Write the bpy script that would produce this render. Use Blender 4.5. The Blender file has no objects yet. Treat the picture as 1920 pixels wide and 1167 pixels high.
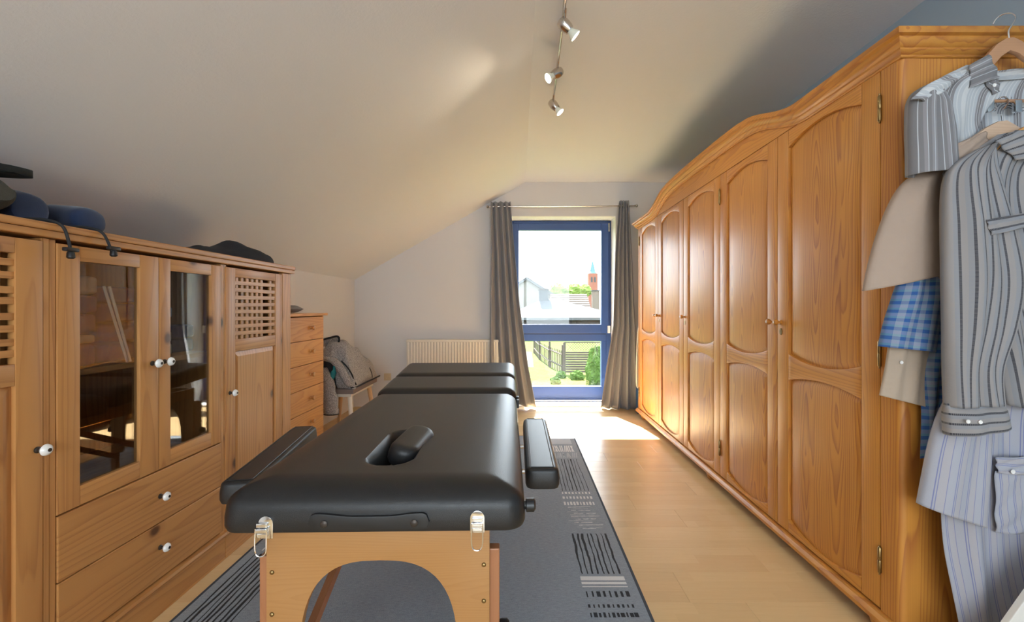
import bpy, bmesh, math, random
import numpy as np
from mathutils import Vector, Matrix
random.seed(7)
S = bpy.context.scene
C = S.collection
PI = math.pi
# ------------------------------------------------------------------ camera
F, VX, VY, H = 820.0, 972.0, 577.0, 1.15       # focal length in pixels, vanishing point, eye height
cam_d = bpy.data.cameras.new('camera'); cam = bpy.data.objects.new('camera', cam_d); C.objects.link(cam)
cam.location = (0, 0, H); cam.rotation_euler = (PI/2, 0, 0)
cam_d.sensor_width = 36.0; cam_d.sensor_fit = 'HORIZONTAL'; cam_d.lens = F*36.0/1920.0
cam_d.shift_x = (960-VX)/1920.0; cam_d.shift_y = (VY-583.5)/1920.0
cam_d.clip_start = 0.05; cam_d.clip_end = 2000
S.camera = cam
# ------------------------------------------------------------------ world, sun, exposure
world = bpy.data.worlds.new('sky'); S.world = world; world.use_nodes = True
bg = world.node_tree.nodes['Background']
bg.inputs['Color'].default_value = (0.84, 0.92, 1.0, 1); bg.inputs['Strength'].default_value = 3.6
sun_d = bpy.data.lights.new('sun', 'SUN'); sun = bpy.data.objects.new('sun', sun_d); C.objects.link(sun)
sun_d.energy = 22.0; sun_d.angle = math.radians(0.7); sun_d.color = (1.0, 0.96, 0.90)
sdir = Vector((0.152, -1.0, -1.32))            # sun shines into the room and a little to the right
sun.rotation_euler = sdir.to_track_quat('-Z', 'Y').to_euler()
S.view_settings.view_transform = 'Standard'; S.view_settings.look = 'None'
S.view_settings.gamma = 1.0; S.view_settings.use_curve_mapping = False
S.view_settings.exposure = 1.62
try:
    S.cycles.use_denoising = True; S.cycles.denoiser = 'OPENIMAGEDENOISE'
    S.cycles.max_bounces = 14; S.cycles.diffuse_bounces = 8; S.cycles.transparent_max_bounces = 16
    S.cycles.sample_clamp_indirect = 8.0; S.cycles.caustics_reflective = False; S.cycles.caustics_refractive = False
except Exception: pass
def portal(name, loc, rot, sx, sy):            # guides sampling of sky light through a window, gives off nothing itself
    d = bpy.data.lights.new(name, 'AREA'); d.shape = 'RECTANGLE'; d.size = sx; d.size_y = sy
    d.cycles.is_portal = True
    o = bpy.data.objects.new(name, d); C.objects.link(o); o.location = loc; o.rotation_euler = rot
portal('portal_front', (0.505, 5.50, 1.12), (-PI/2, 0, 0), 1.25, 2.3)
portal('portal_rear', (0.20, -2.12, 1.40), (PI/2, 0, 0), 2.8, 1.9)

def at(px, py, Y):                             # measured spot in the photograph -> point in the room at distance Y
    return Vector(((px-VX)*Y/F, Y, H-(py-VY)*Y/F))
# ------------------------------------------------------------------ objects
ORI = {}
def thing(name, label, cat, loc=(0,0,0), rotz=0, group=None, local=False):
    o = bpy.data.objects.new(name, None); C.objects.link(o); o.empty_display_size = 0.05
    o.location = loc; o.rotation_euler = (0, 0, rotz)
    o['label'] = label; o['category'] = cat
    if group: o['group'] = group
    ORI[o.name] = Vector((0,0,0)) if local else Vector(loc)
    return o
def tag(o, label, cat, group=None):
    o['label'] = label; o['category'] = cat
    if group: o['group'] = group
    return o
def shade(me, smooth, angle=None):
    if smooth:
        me.shade_smooth()
        if angle is not None:
            try: me.set_sharp_from_angle(angle=math.radians(angle))
            except Exception: pass
def obj(name, bm, mats, parent=None, smooth=None, loc=None, kind=None, label=None):
    if isinstance(bm, bmesh.types.BMesh):
        me = bpy.data.meshes.new(name)
        if parent is not None and ORI.get(parent.name) is not None:
            bmesh.ops.translate(bm, verts=bm.verts, vec=-ORI[parent.name])
        bm.normal_update(); bm.to_mesh(me); bm.free()
        for m in (mats if isinstance(mats, (list, tuple)) else [mats]): me.materials.append(m)
        if smooth: shade(me, True, smooth if smooth is not True else 40)
    else: me = bm
    o = bpy.data.objects.new(name, me); C.objects.link(o)
    if parent is not None:
        o.parent = parent; ORI[o.name] = ORI.get(parent.name, Vector((0,0,0)))
    if loc is not None: o.location = loc
    if kind: o['kind'] = kind
    if label: o['label'] = label
    return o
def struct(name, bm, mats, parent=None, smooth=None):
    return obj(name, bm, mats, parent, smooth, kind='structure')
def copy_tree(o, parent=None):
    c = o.copy(); C.objects.link(c); c.parent = parent
    for ch in list(o.children): copy_tree(ch, c)
    return c
# ------------------------------------------------------------------ shapes
def BM(): return bmesh.new()
def box(bm, x0, x1, y0, y1, z0, z1, mi=0, bev=0.0, seg=2):
    vs = [bm.verts.new(p) for p in ((x0,y0,z0),(x1,y0,z0),(x1,y1,z0),(x0,y1,z0),(x0,y0,z1),(x1,y0,z1),(x1,y1,z1),(x0,y1,z1))]
    fs = [bm.faces.new([vs[i] for i in f]) for f in ((3,2,1,0),(4,5,6,7),(0,1,5,4),(1,2,6,5),(2,3,7,6),(3,0,4,7))]
    for f in fs: f.material_index = mi
    if bev > 0:
        es = list({e for f in fs for e in f.edges})
        r = bmesh.ops.bevel(bm, geom=es, offset=bev, segments=seg, affect='EDGES', profile=0.6, clamp_overlap=True)
        for f in r['faces']: f.material_index = mi
    return vs
def rbox(x0, x1, y0, y1, z0, z1, bev=0.003, seg=2):
    bm = BM(); box(bm, x0, x1, y0, y1, z0, z1, 0, bev, seg); return bm
def prism(bm, pts, axis, a, b, bev=0.0, mi=0, seg=2, both=False):
    """polygon extruded along axis from a to b; the rim at a gets the bevel"""
    def mk(p, t):
        return {'X': (t, p[0], p[1]), 'Y': (p[0], t, p[1]), 'Z': (p[0], p[1], t)}[axis]
    va = [bm.verts.new(mk(p, a)) for p in pts]; vb = [bm.verts.new(mk(p, b)) for p in pts]
    n = len(pts)
    fa = bm.faces.new(va); fb = bm.faces.new(vb[::-1]); fs = [fa, fb]
    for i in range(n): fs.append(bm.faces.new((va[(i+1)%n], va[i], vb[i], vb[(i+1)%n])))
    for f in fs: f.material_index = mi
    bmesh.ops.recalc_face_normals(bm, faces=fs)
    if bev > 0:
        es = list(fa.edges) + (list(fb.edges) if both else [])
        r = bmesh.ops.bevel(bm, geom=es, offset=bev, segments=seg, affect='EDGES', profile=0.6, clamp_overlap=True)
        for f in r['faces']: f.material_index = mi
    return fa
def tube(bm, pts, r, n=10, cap=True, mi=0):
    """round bar along points; r a number or a list"""
    pts = [Vector(p) for p in pts]; rs = r if isinstance(r, (list, tuple)) else [r]*len(pts)
    rings = []; up = None
    for i, p in enumerate(pts):
        t = (pts[min(i+1, len(pts)-1)] - pts[max(i-1, 0)]).normalized()
        if up is None:
            up = Vector((0,0,1)) if abs(t.z) < 0.9 else Vector((1,0,0))
        a = t.cross(up).normalized(); b = a.cross(t).normalized(); up = b
        rings.append([bm.verts.new(p + (a*math.cos(2*PI*k/n) + b*math.sin(2*PI*k/n))*rs[i]) for k in range(n)])
    for i in range(len(rings)-1):
        for k in range(n):
            f = bm.faces.new((rings[i][k], rings[i][(k+1)%n], rings[i+1][(k+1)%n], rings[i+1][k])); f.material_index = mi
    if cap:
        f = bm.faces.new(rings[0][::-1]); f.material_index = mi
        f = bm.faces.new(rings[-1]); f.material_index = mi
def lathe(bm, prof, origin, axis, n=20, mi=0):
    """profile of (distance along axis, radius) turned about axis through origin"""
    o = Vector(origin); ax = Vector(axis).normalized()
    u = ax.orthogonal().normalized(); v = ax.cross(u)
    rings = []
    for d, r in prof:
        if r < 1e-6: rings.append([bm.verts.new(o + ax*d)])
        else: rings.append([bm.verts.new(o + ax*d + (u*math.cos(2*PI*k/n) + v*math.sin(2*PI*k/n))*r) for k in range(n)])
    for a, b in zip(rings, rings[1:]):
        for k in range(n):
            if len(a) == 1 and len(b) == 1: continue
            if len(a) == 1: f = bm.faces.new((a[0], b[(k+1)%n], b[k]))
            elif len(b) == 1: f = bm.faces.new((a[k], a[(k+1)%n], b[0]))
            else: f = bm.faces.new((a[k], a[(k+1)%n], b[(k+1)%n], b[k]))
            f.material_index = mi
    bmesh.ops.recalc_face_normals(bm, faces=bm.faces[:])
def smoothpath(keys, n):
    """Catmull-Rom through keys (array rows), n samples"""
    K = np.asarray(keys, float); m = len(K); out = []
    for s in np.linspace(0, m-1, n):
        i = min(int(s), m-2); t = s-i
        p0, p1, p2, p3 = K[max(i-1,0)], K[i], K[i+1], K[min(i+2,m-1)]
        out.append(0.5*((2*p1)+(-p0+p2)*t+(2*p0-5*p1+4*p2-p3)*t*t+(-p0+3*p1-3*p2+p3)*t**3))
    return np.array(out)
def grid(bm, P, UV=None, close=False, mi=0):
    """P[i][j] points -> quads, with uv in metres"""
    ni, nj = len(P), len(P[0]); uvl = bm.loops.layers.uv.verify()
    vs = [[bm.verts.new(P[i][j]) for j in range(nj)] for i in range(ni)]
    jm = nj if close else nj-1
    for i in range(ni-1):
        for j in range(jm):
            j2 = (j+1) % nj
            f = bm.faces.new((vs[i][j], vs[i][j2], vs[i+1][j2], vs[i+1][j])); f.material_index = mi
            if UV is not None:
                q = [UV[i][j], UV[i][j+1], UV[i+1][j+1], UV[i+1][j]]
                for l, w in zip(f.loops, q): l[uvl].uv = w
    return vs
def solid(o, t=0.002, off=0):
    m = o.modifiers.new('thickness', 'SOLIDIFY'); m.thickness = t; m.offset = off
    return o
def sstep(a, b, x):
    t = min(max((x-a)/(b-a), 0.0), 1.0); return t*t*(3-2*t)
# ------------------------------------------------------------------ materials
def newmat(name):
    m = bpy.data.materials.new(name); m.use_nodes = True
    nt = m.node_tree; b = nt.nodes['Principled BSDF']
    return m, nt, b
class N:
    """short hand for building nodes"""
    def __init__(s, nt): s.nt = nt; s.L = nt.links.new
    def n(s, t, **kw):
        x = s.nt.nodes.new(t)
        for k, v in kw.items(): setattr(x, k, v)
        return x
    def put(s, sock, v):
        if isinstance(v, bpy.types.NodeSocket): s.L(v, sock)
        else: sock.default_value = v
    def m(s, op, a, b=0.0, c=0.0):
        x = s.n('ShaderNodeMath', operation=op); s.put(x.inputs[0], a); s.put(x.inputs[1], b); s.put(x.inputs[2], c); return x.outputs[0]
    def mix(s, f, a, b, blend='MIX'):
        x = s.n('ShaderNodeMix', data_type='RGBA', blend_type=blend); s.put(x.inputs['Factor'], f)
        s.put(x.inputs[6], a); s.put(x.inputs[7], b); return x.outputs[2]
    def xyz(s, v):
        x = s.n('ShaderNodeSeparateXYZ'); s.L(v, x.inputs[0]); return x.outputs
    def vec(s, a, b, c):
        x = s.n('ShaderNodeCombineXYZ'); s.put(x.inputs[0], a); s.put(x.inputs[1], b); s.put(x.inputs[2], c); return x.outputs[0]
    def noise(s, v, scale, detail=2.0, rough=0.5):
        x = s.n('ShaderNodeTexNoise'); s.L(v, x.inputs['Vector']); x.inputs['Scale'].default_value = scale
        x.inputs['Detail'].default_value = detail; x.inputs['Roughness'].default_value = rough; return x.outputs['Fac']
    def ramp(s, f, stops, interp='LINEAR'):
        x = s.n('ShaderNodeValToRGB'); cr = x.color_ramp; cr.interpolation = interp
        while len(cr.elements) < len(stops): cr.elements.new(0.5)
        for e, (p, c) in zip(cr.elements, stops): e.position = p; e.color = c4(c)
        s.put(x.inputs[0], f); return x.outputs[0]
    def maprange(s, v, a, b, c=0.0, d=1.0):
        x = s.n('ShaderNodeMapRange'); s.put(x.inputs[0], v); x.inputs[1].default_value = a; x.inputs[2].default_value = b
        x.inputs[3].default_value = c; x.inputs[4].default_value = d; return x.outputs[0]
    def bump(s, h, strength, dist, normal_in):
        x = s.n('ShaderNodeBump'); x.inputs['Strength'].default_value = strength; x.inputs['Distance'].default_value = dist
        s.L(h, x.inputs['Height']); s.L(x.outputs[0], normal_in)
def c4(c): return (c[0], c[1], c[2], 1.0)
def srgb(r, g, b):
    f = lambda v: (v/255/12.92) if v/255 <= 0.04045 else ((v/255+0.055)/1.055)**2.4
    return (f(r), f(g), f(b))
def plain(name, col, rough=0.6, metal=0.0, var=0.06, scale=30.0, bump=0.0, bscale=200.0, bdist=0.001, coat=0.0, sheen=0.0):
    """one colour with faint procedural mottling and relief"""
    m, nt, b = newmat(name); g = N(nt)
    tc = g.n('ShaderNodeTexCoord').outputs['Object']
    nz = g.noise(tc, scale, 3)
    dark = tuple(v*(1-var) for v in col); lite = tuple(min(1, v*(1+var)) for v in col)
    g.L(g.mix(nz, c4(dark), c4(lite)), b.inputs['Base Color'])
    b.inputs['Roughness'].default_value = rough; b.inputs['Metallic'].default_value = metal
    b.inputs['Coat Weight'].default_value = coat; b.inputs['Sheen Weight'].default_value = sheen
    if bump > 0: g.bump(g.noise(tc, bscale, 2), bump, bdist, b.inputs['Normal'])
    return m
def wood(name, light, dark, grain='Z', across='Y', ring=0.011, stave=None, knots=0.0, rough=0.38, contrast=0.7, coat=0.15, tilt=0.035):
    m, nt, b = newmat(name); g = N(nt)
    tc = g.n('ShaderNodeTexCoord').outputs['Object']; oi = g.n('ShaderNodeObjectInfo').outputs['Random']
    ax = {'X': 0, 'Y': 1, 'Z': 2}; o = g.xyz(tc)
    third = ({'X','Y','Z'} - {grain, across}).pop()
    gr = g.m('ADD', o[ax[grain]], g.m('MULTIPLY', oi, 13.7))
    ac = g.m('ADD', o[ax[across]], g.m('MULTIPLY', oi, 5.31)); th = o[ax[third]]
    if stave:
        sn = g.m('DIVIDE', ac, stave); fl = g.m('FLOOR', sn); fr = g.m('SUBTRACT', g.m('SUBTRACT', sn, fl), 0.5)
        wn = g.n('ShaderNodeTexWhiteNoise', noise_dimensions='1D'); g.L(fl, wn.inputs['W']); hs = wn.outputs['Value']
        a2 = g.m('ADD', g.m('MULTIPLY', fr, stave), g.m('MULTIPLY', g.m('SUBTRACT', hs, 0.5), 0.11))
        gr2 = g.m('ADD', gr, g.m('MULTIPLY', hs, 9.0))
    else:
        hs = oi; gr2 = gr
        # every 18 cm across, a fresh heart line
        sn = g.m('DIVIDE', ac, 0.19); fl = g.m('FLOOR', sn); fr = g.m('SUBTRACT', g.m('SUBTRACT', sn, fl), 0.5)
        a2 = g.m('MULTIPLY', fr, 0.19)
    lowv = g.vec(g.m('MULTIPLY', gr2, 0.9), g.m('MULTIPLY', ac, 7.0), g.m('MULTIPLY', th, 7.0))
    n1 = g.noise(lowv, 1.6, 2)
    depth = g.m('ADD', g.m('ADD', 0.012, g.m('MULTIPLY', g.m('PINGPONG', gr2, 0.9), tilt)), g.m('MULTIPLY', n1, 0.045))
    r = g.m('SQRT', g.m('ADD', g.m('MULTIPLY', a2, a2), g.m('MULTIPLY', depth, depth)))
    ph = g.m('FRACT', g.m('DIVIDE', r, ring))
    late = g.m('POWER', ph, 2.2)                                  # slow darkening to the late wood, then a sharp edge
    late = g.m('MULTIPLY', late, g.maprange(ph, 0.90, 1.0, 1.0, 0.0))
    fine = g.noise(g.vec(g.m('MULTIPLY', gr, 3.0), g.m('MULTIPLY', ac, 260.0), g.m('MULTIPLY', th, 260.0)), 1.0, 2)
    broad = g.noise(g.vec(g.m('MULTIPLY', gr2, 0.7), g.m('MULTIPLY', ac, 9.0), g.m('MULTIPLY', th, 9.0)), 1.0, 1)
    f = g.m('ADD', g.m('MULTIPLY', late, contrast), g.m('MULTIPLY', g.m('SUBTRACT', fine, 0.5), 0.35))
    f = g.m('ADD', f, g.m('MULTIPLY', g.m('SUBTRACT', broad, 0.5), 0.5))
    f = g.m('ADD', f, g.m('MULTIPLY', g.m('SUBTRACT', hs, 0.5), 0.28))
    f.node.use_clamp = True
    col = g.mix(f, c4(light), c4(dark))
    if knots > 0:
        kv = g.vec(g.m('MULTIPLY', gr, 0.75), ac, 0.0)
        vo = g.n('ShaderNodeTexVoronoi', feature='F1', voronoi_dimensions='2D'); g.L(kv, vo.inputs['Vector']); vo.inputs['Scale'].default_value = 4.6
        pick = g.m('LESS_THAN', g.xyz(vo.outputs['Color'])[0], knots)
        kn = g.m('MULTIPLY', g.maprange(vo.outputs['Distance'], 0.045, 0.10, 0.9, 0.0), pick)
        halo = g.m('MULTIPLY', g.maprange(vo.outputs['Distance'], 0.05, 0.20, 0.55, 0.0), pick)
        col = g.mix(halo, col, c4(dark))
        col = g.mix(kn, col, c4(tuple(v*0.30 for v in dark)))
    g.L(col, b.inputs['Base Color'])
    b.inputs['Roughness'].default_value = rough; b.inputs['Coat Weight'].default_value = coat; b.inputs['Coat Roughness'].default_value = 0.25
    g.bump(fine, 0.10, 0.0006, b.inputs['Normal'])
    return m
def glass(name, tint=(1,1,1), ior=1.45):
    m = bpy.data.materials.new(name); m.use_nodes = True; nt = m.node_tree; nt.nodes.clear(); g = N(nt)
    t = g.n('ShaderNodeBsdfTransparent'); t.inputs[0].default_value = c4(tint)
    s = g.n('ShaderNodeBsdfGlossy'); s.inputs['Roughness'].default_value = 0.0
    ge = g.n('ShaderNodeNewGeometry'); dt = g.n('ShaderNodeVectorMath', operation='DOT_PRODUCT')
    g.L(ge.outputs['Normal'], dt.inputs[0]); g.L(ge.outputs['Incoming'], dt.inputs[1])
    f0 = ((ior-1)/(ior+1))**2                 # Schlick, the same from both sides of the sheet
    fr = g.m('ADD', f0, g.m('MULTIPLY', 1-f0, g.m('POWER', g.m('SUBTRACT', 1.0, g.m('ABSOLUTE', dt.outputs['Value'])), 5.0)))
    mx = g.n('ShaderNodeMixShader'); g.L(fr, mx.inputs[0]); g.L(t.outputs[0], mx.inputs[1]); g.L(s.outputs[0], mx.inputs[2])
    g.L(mx.outputs[0], g.n('ShaderNodeOutputMaterial').inputs[0]); return m
def glow(name, col, st):
    m = bpy.data.materials.new(name); m.use_nodes = True; nt = m.node_tree; nt.nodes.clear(); g = N(nt)
    e = g.n('ShaderNodeEmission'); e.inputs[0].default_value = c4(col); e.inputs[1].default_value = st
    g.L(e.outputs[0], g.n('ShaderNodeOutputMaterial').inputs[0]); return m
def stripes(name, period, stops, cross=None, rough=0.85, weave=0.03, dashes=None):
    """woven cloth: colour bands across u, optionally bands along v mixed in"""
    m, nt, b = newmat(name); g = N(nt)
    uv = g.xyz(g.n('ShaderNodeTexCoord').outputs['UV'])
    fu = g.m('FRACT', g.m('DIVIDE', uv[0], period))
    col = g.ramp(fu, stops, 'CONSTANT')
    if cross:
        fv = g.m('FRACT', g.m('DIVIDE', uv[1], cross[0])); col = g.mix(0.5, col, g.ramp(fv, cross[1], 'CONSTANT'))
    if dashes:
        dv = g.m('LESS_THAN', g.m('FRACT', g.m('DIVIDE', uv[1], dashes[0])), dashes[1])
        col = g.mix(g.m('MULTIPLY', dv, 0.35), col, c4(stops[0][1]))
    tv = g.n('ShaderNodeTexCoord').outputs['UV']
    wv = g.noise(tv, 900, 1); big = g.noise(tv, 14, 3)
    col = g.mix(g.m('MULTIPLY', wv, weave*4), col, (0.25,0.25,0.27,1))
    g.L(col, b.inputs['Base Color']); b.inputs['Roughness'].default_value = rough; b.inputs['Sheen Weight'].default_value = 0.1
    g.bump(g.m('ADD', g.m('MULTIPLY', wv, 0.15), big), 0.5, 0.006, b.inputs['Normal'])
    return m
M = {}
PL, PD = srgb(189,134,77), srgb(142,86,42)       # left cabinets: honey pine
for gname, gr, acr in (('v','Z','Y'), ('h','Y','Z'), ('d','Y','X'), ('s','Z','X')):
    M['pine_'+gname] = wood('honey_pine_'+gname, PL, PD, gr, acr, ring=0.016, knots=0.34, contrast=0.62, rough=0.45)
OL, OD = srgb(197,135,57), srgb(153,85,44)      # wardrobe: orange pine
for gname, gr, acr in (('v','Z','Y'), ('h','Y','Z'), ('s','Z','X'), ('x','X','Z')):
    M['wrd_'+gname] = wood('orange_pine_'+gname, OL, OD, gr, acr, ring=0.009, contrast=0.78, rough=0.44, coat=0.10)
M['wrd_panel'] = wood('orange_pine_panel', srgb(197,135,57), srgb(146,81,42), 'Z', 'Y', ring=0.0075, stave=0.115, contrast=0.9, rough=0.44, coat=0.10)
M['chest_h'] = wood('chest_pine', srgb(207,147,77), srgb(174,104,39), 'Y', 'Z', ring=0.014, contrast=0.7, tilt=0.06)
M['chest_v'] = wood('chest_pine_side', srgb(204,146,79), srgb(167,100,40), 'Z', 'Y', ring=0.012)
M['beech'] = wood('beech_panel', srgb(170,123,73), srgb(151,101,53), 'X', 'Z', ring=0.005, contrast=0.35, rough=0.45)
M['beech_red'] = wood('red_beech_bar', srgb(163,109,73), srgb(140,82,49), 'Z', 'X', ring=0.006, contrast=0.3, rough=0.45)
M['hanger_wood'] = wood('hanger_wood', srgb(176,132,98), srgb(140,98,66), 'X', 'Z', ring=0.006, contrast=0.4)
M['hanger_pale'] = wood('pale_hanger_wood', srgb(196,166,140), srgb(170,138,112), 'X', 'Z', ring=0.006, contrast=0.3)
M['hanger_orange'] = wood('orange_hanger_wood', srgb(206,150,84), srgb(170,112,52), 'X', 'Z', ring=0.006, contrast=0.3)
M['stool_white'] = plain('white_stool_paint', srgb(226,216,200), 0.5)
M['stool_leg'] = wood('stool_leg_wood', srgb(206,170,130), srgb(178,138,98), 'Z', 'X', ring=0.008, contrast=0.3)
M['stool_pad'] = plain('taupe_seat_felt', srgb(128,112,104), 0.9, var=0.12, scale=200, bump=0.3, bscale=600)
def wall_mat(name, col, bump, bscale, bdist=0.002):
    m, nt, b = newmat(name); g = N(nt)
    tc = g.n('ShaderNodeTexCoord').outputs['Object']
    n = g.noise(tc, 1.2, 3); f = g.noise(tc, bscale, 3, 0.6)
    g.L(g.mix(n, c4(tuple(v*0.97 for v in col)), c4(col)), b.inputs['Base Color'])
    b.inputs['Roughness'].default_value = 0.75; b.inputs['Specular IOR Level'].default_value = 0.3
    g.bump(f, bump, bdist, b.inputs['Normal']); return m
M['ceiling'] = wall_mat('ceiling_woodchip', (0.70, 0.715, 0.745), 0.45, 85)
M['wall'] = wall_mat('wall_paint', (0.68, 0.675, 0.685), 0.15, 60)
M['wall_blue'] = wall_mat('blue_grey_wall', srgb(160,178,194), 0.2, 70)
M['white'] = plain('white_plaster_trim', (0.80, 0.79, 0.76), 0.6)
M['crease'] = plain('grey_seam_filler', (0.60, 0.57, 0.53), 0.8)
M['win_blue'] = plain('blue_window_lacquer', srgb(50,78,136), 0.35, var=0.05, scale=8)
M['gasket'] = plain('dark_window_gasket', srgb(38,52,84), 0.6)
M['glass'] = glass('window_glass', (0.97, 0.985, 0.98))
M['cab_glass'] = glass('cabinet_glass', (0.74, 0.75, 0.74), 1.95)
M['chrome'] = plain('brushed_chrome', (0.62, 0.58, 0.54), 0.22, 1.0, var=0.05)
M['polished'] = plain('polished_steel', (0.80, 0.80, 0.80), 0.10, 1.0, var=0.02)
M['brass'] = plain('antique_brass', srgb(150,126,84), 0.35, 1.0)
M['porcelain'] = plain('white_porcelain', (0.82, 0.82, 0.80), 0.12, var=0.02, coat=0.5)
M['knob_eye'] = plain('dark_knob_centre', srgb(66,58,52), 0.4, 0.5)
M['black_plastic'] = plain('black_plastic', (0.012, 0.012, 0.013), 0.4)
M['cord'] = plain('black_cord', (0.015, 0.015, 0.017), 0.8)
M['gap'] = plain('dark_recess_board', srgb(92,58,30), 0.8)
def leather():
    m, nt, b = newmat('black_leatherette'); g = N(nt)
    tc = g.n('ShaderNodeTexCoord').outputs['Object']
    vo = g.n('ShaderNodeTexVoronoi', feature='DISTANCE_TO_EDGE'); g.L(tc, vo.inputs['Vector']); vo.inputs['Scale'].default_value = 420
    n = g.noise(tc, 9, 3)
    g.L(g.mix(n, (0.010,0.010,0.011,1), (0.017,0.016,0.016,1)), b.inputs['Base Color'])
    b.inputs['Roughness'].default_value = 0.37; b.inputs['Specular IOR Level'].default_value = 0.45
    g.bump(g.m('ADD', vo.outputs['Distance'], g.m('MULTIPLY', n, 0.6)), 0.35, 0.0012, b.inputs['Normal']); return m
M['leather'] = leather()
M['curtain'] = None
def curtain_mat():
    m, nt, b = newmat('grey_curtain_satin'); g = N(nt)
    uv = g.n('ShaderNodeTexCoord').outputs['UV']
    u = g.xyz(uv); f = g.noise(g.vec(g.m('MULTIPLY', u[0], 900.0), g.m('MULTIPLY', u[1], 300.0), 0.0), 1.0, 2)
    g.L(g.mix(f, c4(srgb(116,116,122)), c4(srgb(136,135,140))), b.inputs['Base Color'])
    b.inputs['Roughness'].default_value = 0.5; b.inputs['Sheen Weight'].default_value = 0.3
    g.bump(f, 0.1, 0.001, b.inputs['Normal']); return m
M['curtain'] = curtain_mat()
def floor_mat():
    """pale beech laminate: every plank printed with three strips of short staves"""
    m, nt, b = newmat('beech_laminate'); g = N(nt)
    tc = g.n('ShaderNodeTexCoord').outputs['Object']; oi = g.n('ShaderNodeObjectInfo').outputs['Random']
    o = g.xyz(tc)
    row = g.m('FLOOR', g.m('DIVIDE', o[1], 0.0651))
    xs = g.m('DIVIDE', g.m('ADD', g.m('ADD', o[0], g.m('MULTIPLY', row, 0.37)), g.m('MULTIPLY', oi, 3.0)), 0.46)
    cell = g.m('FLOOR', xs)
    wn = g.n('ShaderNodeTexWhiteNoise', noise_dimensions='3D'); g.L(g.vec(cell, row, oi), wn.inputs['Vector'])
    hs = wn.outputs['Value']
    gr = g.noise(g.vec(g.m('ADD', g.m('MULTIPLY', o[0], 3.0), g.m('MULTIPLY', hs, 20.0)), g.m('MULTIPLY', o[1], 70.0), oi), 1.0, 3)
    fl = g.noise(g.vec(g.m('MULTIPLY', o[0], 40.0), g.m('MULTIPLY', o[1], 400.0), oi), 1.0, 1)
    col = g.ramp(hs, [(0.0, srgb(219,186,138)), (0.5, srgb(225,195,146)), (1.0, srgb(215,183,136))])
    col = g.mix(g.m('MULTIPLY', g.m('ABSOLUTE', g.m('SUBTRACT', gr, 0.5)), 0.45), col, c4(srgb(186,140,92)))
    col = g.mix(g.m('MULTIPLY', fl, 0.12), col, c4(srgb(180,134,88)))
    g.L(col, b.inputs['Base Color']); b.inputs['Roughness'].default_value = 0.24; b.inputs['Specular IOR Level'].default_value = 0.5
    g.bump(gr, 0.03, 0.001, b.inputs['Normal']); return m
M['floor'] = floor_mat()
def rug_mat():
    m, nt, b = newmat('grey_blue_rug_pile'); g = N(nt)
    tc = g.n('ShaderNodeTexCoord').outputs['Object']; o = g.xyz(tc)
    w = g.noise(g.vec(g.m('MULTIPLY', o[0], 45.0), g.m('MULTIPLY', o[1], 190.0), 0.0), 1.0, 2)
    sp = g.noise(tc, 420, 1)
    g.L(g.mix(g.m('MULTIPLY', g.m('ADD', w, sp), 0.5), c4(srgb(72,82,94)), c4(srgb(172,182,192))), b.inputs['Base Color'])
    b.inputs['Roughness'].default_value = 0.95; b.inputs['Sheen Weight'].default_value = 0.25
    g.bump(g.m('ADD', w, sp), 0.8, 0.004, b.inputs['Normal']); return m
M['rug'] = rug_mat()
M['rug_dark'] = plain('charcoal_yarn', srgb(40,42,46), 0.95, var=0.2, scale=300, bump=0.6, bscale=500, bdist=0.003)
M['rug_light'] = plain('pale_yarn', srgb(222,223,222), 0.95, var=0.15, scale=300, bump=0.6, bscale=500, bdist=0.003)
M['rug_mid'] = plain('light_grey_yarn', srgb(178,184,190), 0.95, var=0.15, scale=300, bump=0.6, bscale=500, bdist=0.003)
M['rug_edge'] = plain('rug_binding', srgb(62,68,76), 0.9, var=0.15, scale=200)
M['radiator'] = plain('cream_radiator_enamel', (0.74, 0.69, 0.60), 0.35)
M['socket'] = plain('cream_socket_plastic', srgb(206,190,160), 0.4)
M['jeans'] = plain('dark_denim', srgb(30,32,38), 0.9, var=0.35, scale=60, bump=0.5, bscale=300, bdist=0.003)
M['blue_felt'] = plain('navy_jersey', srgb(24,44,78), 0.9, var=0.15, scale=60, bump=0.3, bscale=500, sheen=0.3)
M['olive'] = plain('dark_olive_fleece', srgb(66,64,56), 0.95, var=0.2, scale=60, bump=0.4, bscale=400, bdist=0.003)
M['cap'] = plain('black_cap_twill', srgb(20,24,24), 0.85, var=0.2, scale=80)
M['grey_pad'] = plain('grey_cushion', srgb(126,122,122), 0.9, var=0.1, scale=90, bump=0.3, bscale=400)
def melange():
    m, nt, b = newmat('grey_melange_fleece'); g = N(nt)
    tc = g.n('ShaderNodeTexCoord').outputs['Object']
    n = g.noise(tc, 230, 4, 0.75)
    g.L(g.ramp(n, [(0.38, srgb(84,82,84)), (0.5, srgb(150,145,142)), (0.60, srgb(196,191,186))]), b.inputs['Base Color'])
    b.inputs['Roughness'].default_value = 0.95; g.bump(g.noise(tc, 120, 3), 0.6, 0.004, b.inputs['Normal']); return m
M['melange'] = melange()
M['jacket_black'] = plain('black_lining', (0.012,0.012,0.014), 0.8)
M['teal'] = plain('teal_lining', srgb(26,120,124), 0.7)
M['purple'] = plain('mauve_bedding', srgb(118,100,138), 0.9, var=0.15, bump=0.4, bscale=40, bdist=0.01)
M['navy'] = plain('royal_blue_towel', srgb(34,56,120), 0.95, var=0.15, bump=0.4, bscale=120, bdist=0.005)
M['paleblue'] = plain('pale_blue_sheet', srgb(150,166,196), 0.9, var=0.1)
M['cream'] = plain('cream_linen', srgb(206,184,164), 0.9, var=0.08)
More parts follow.
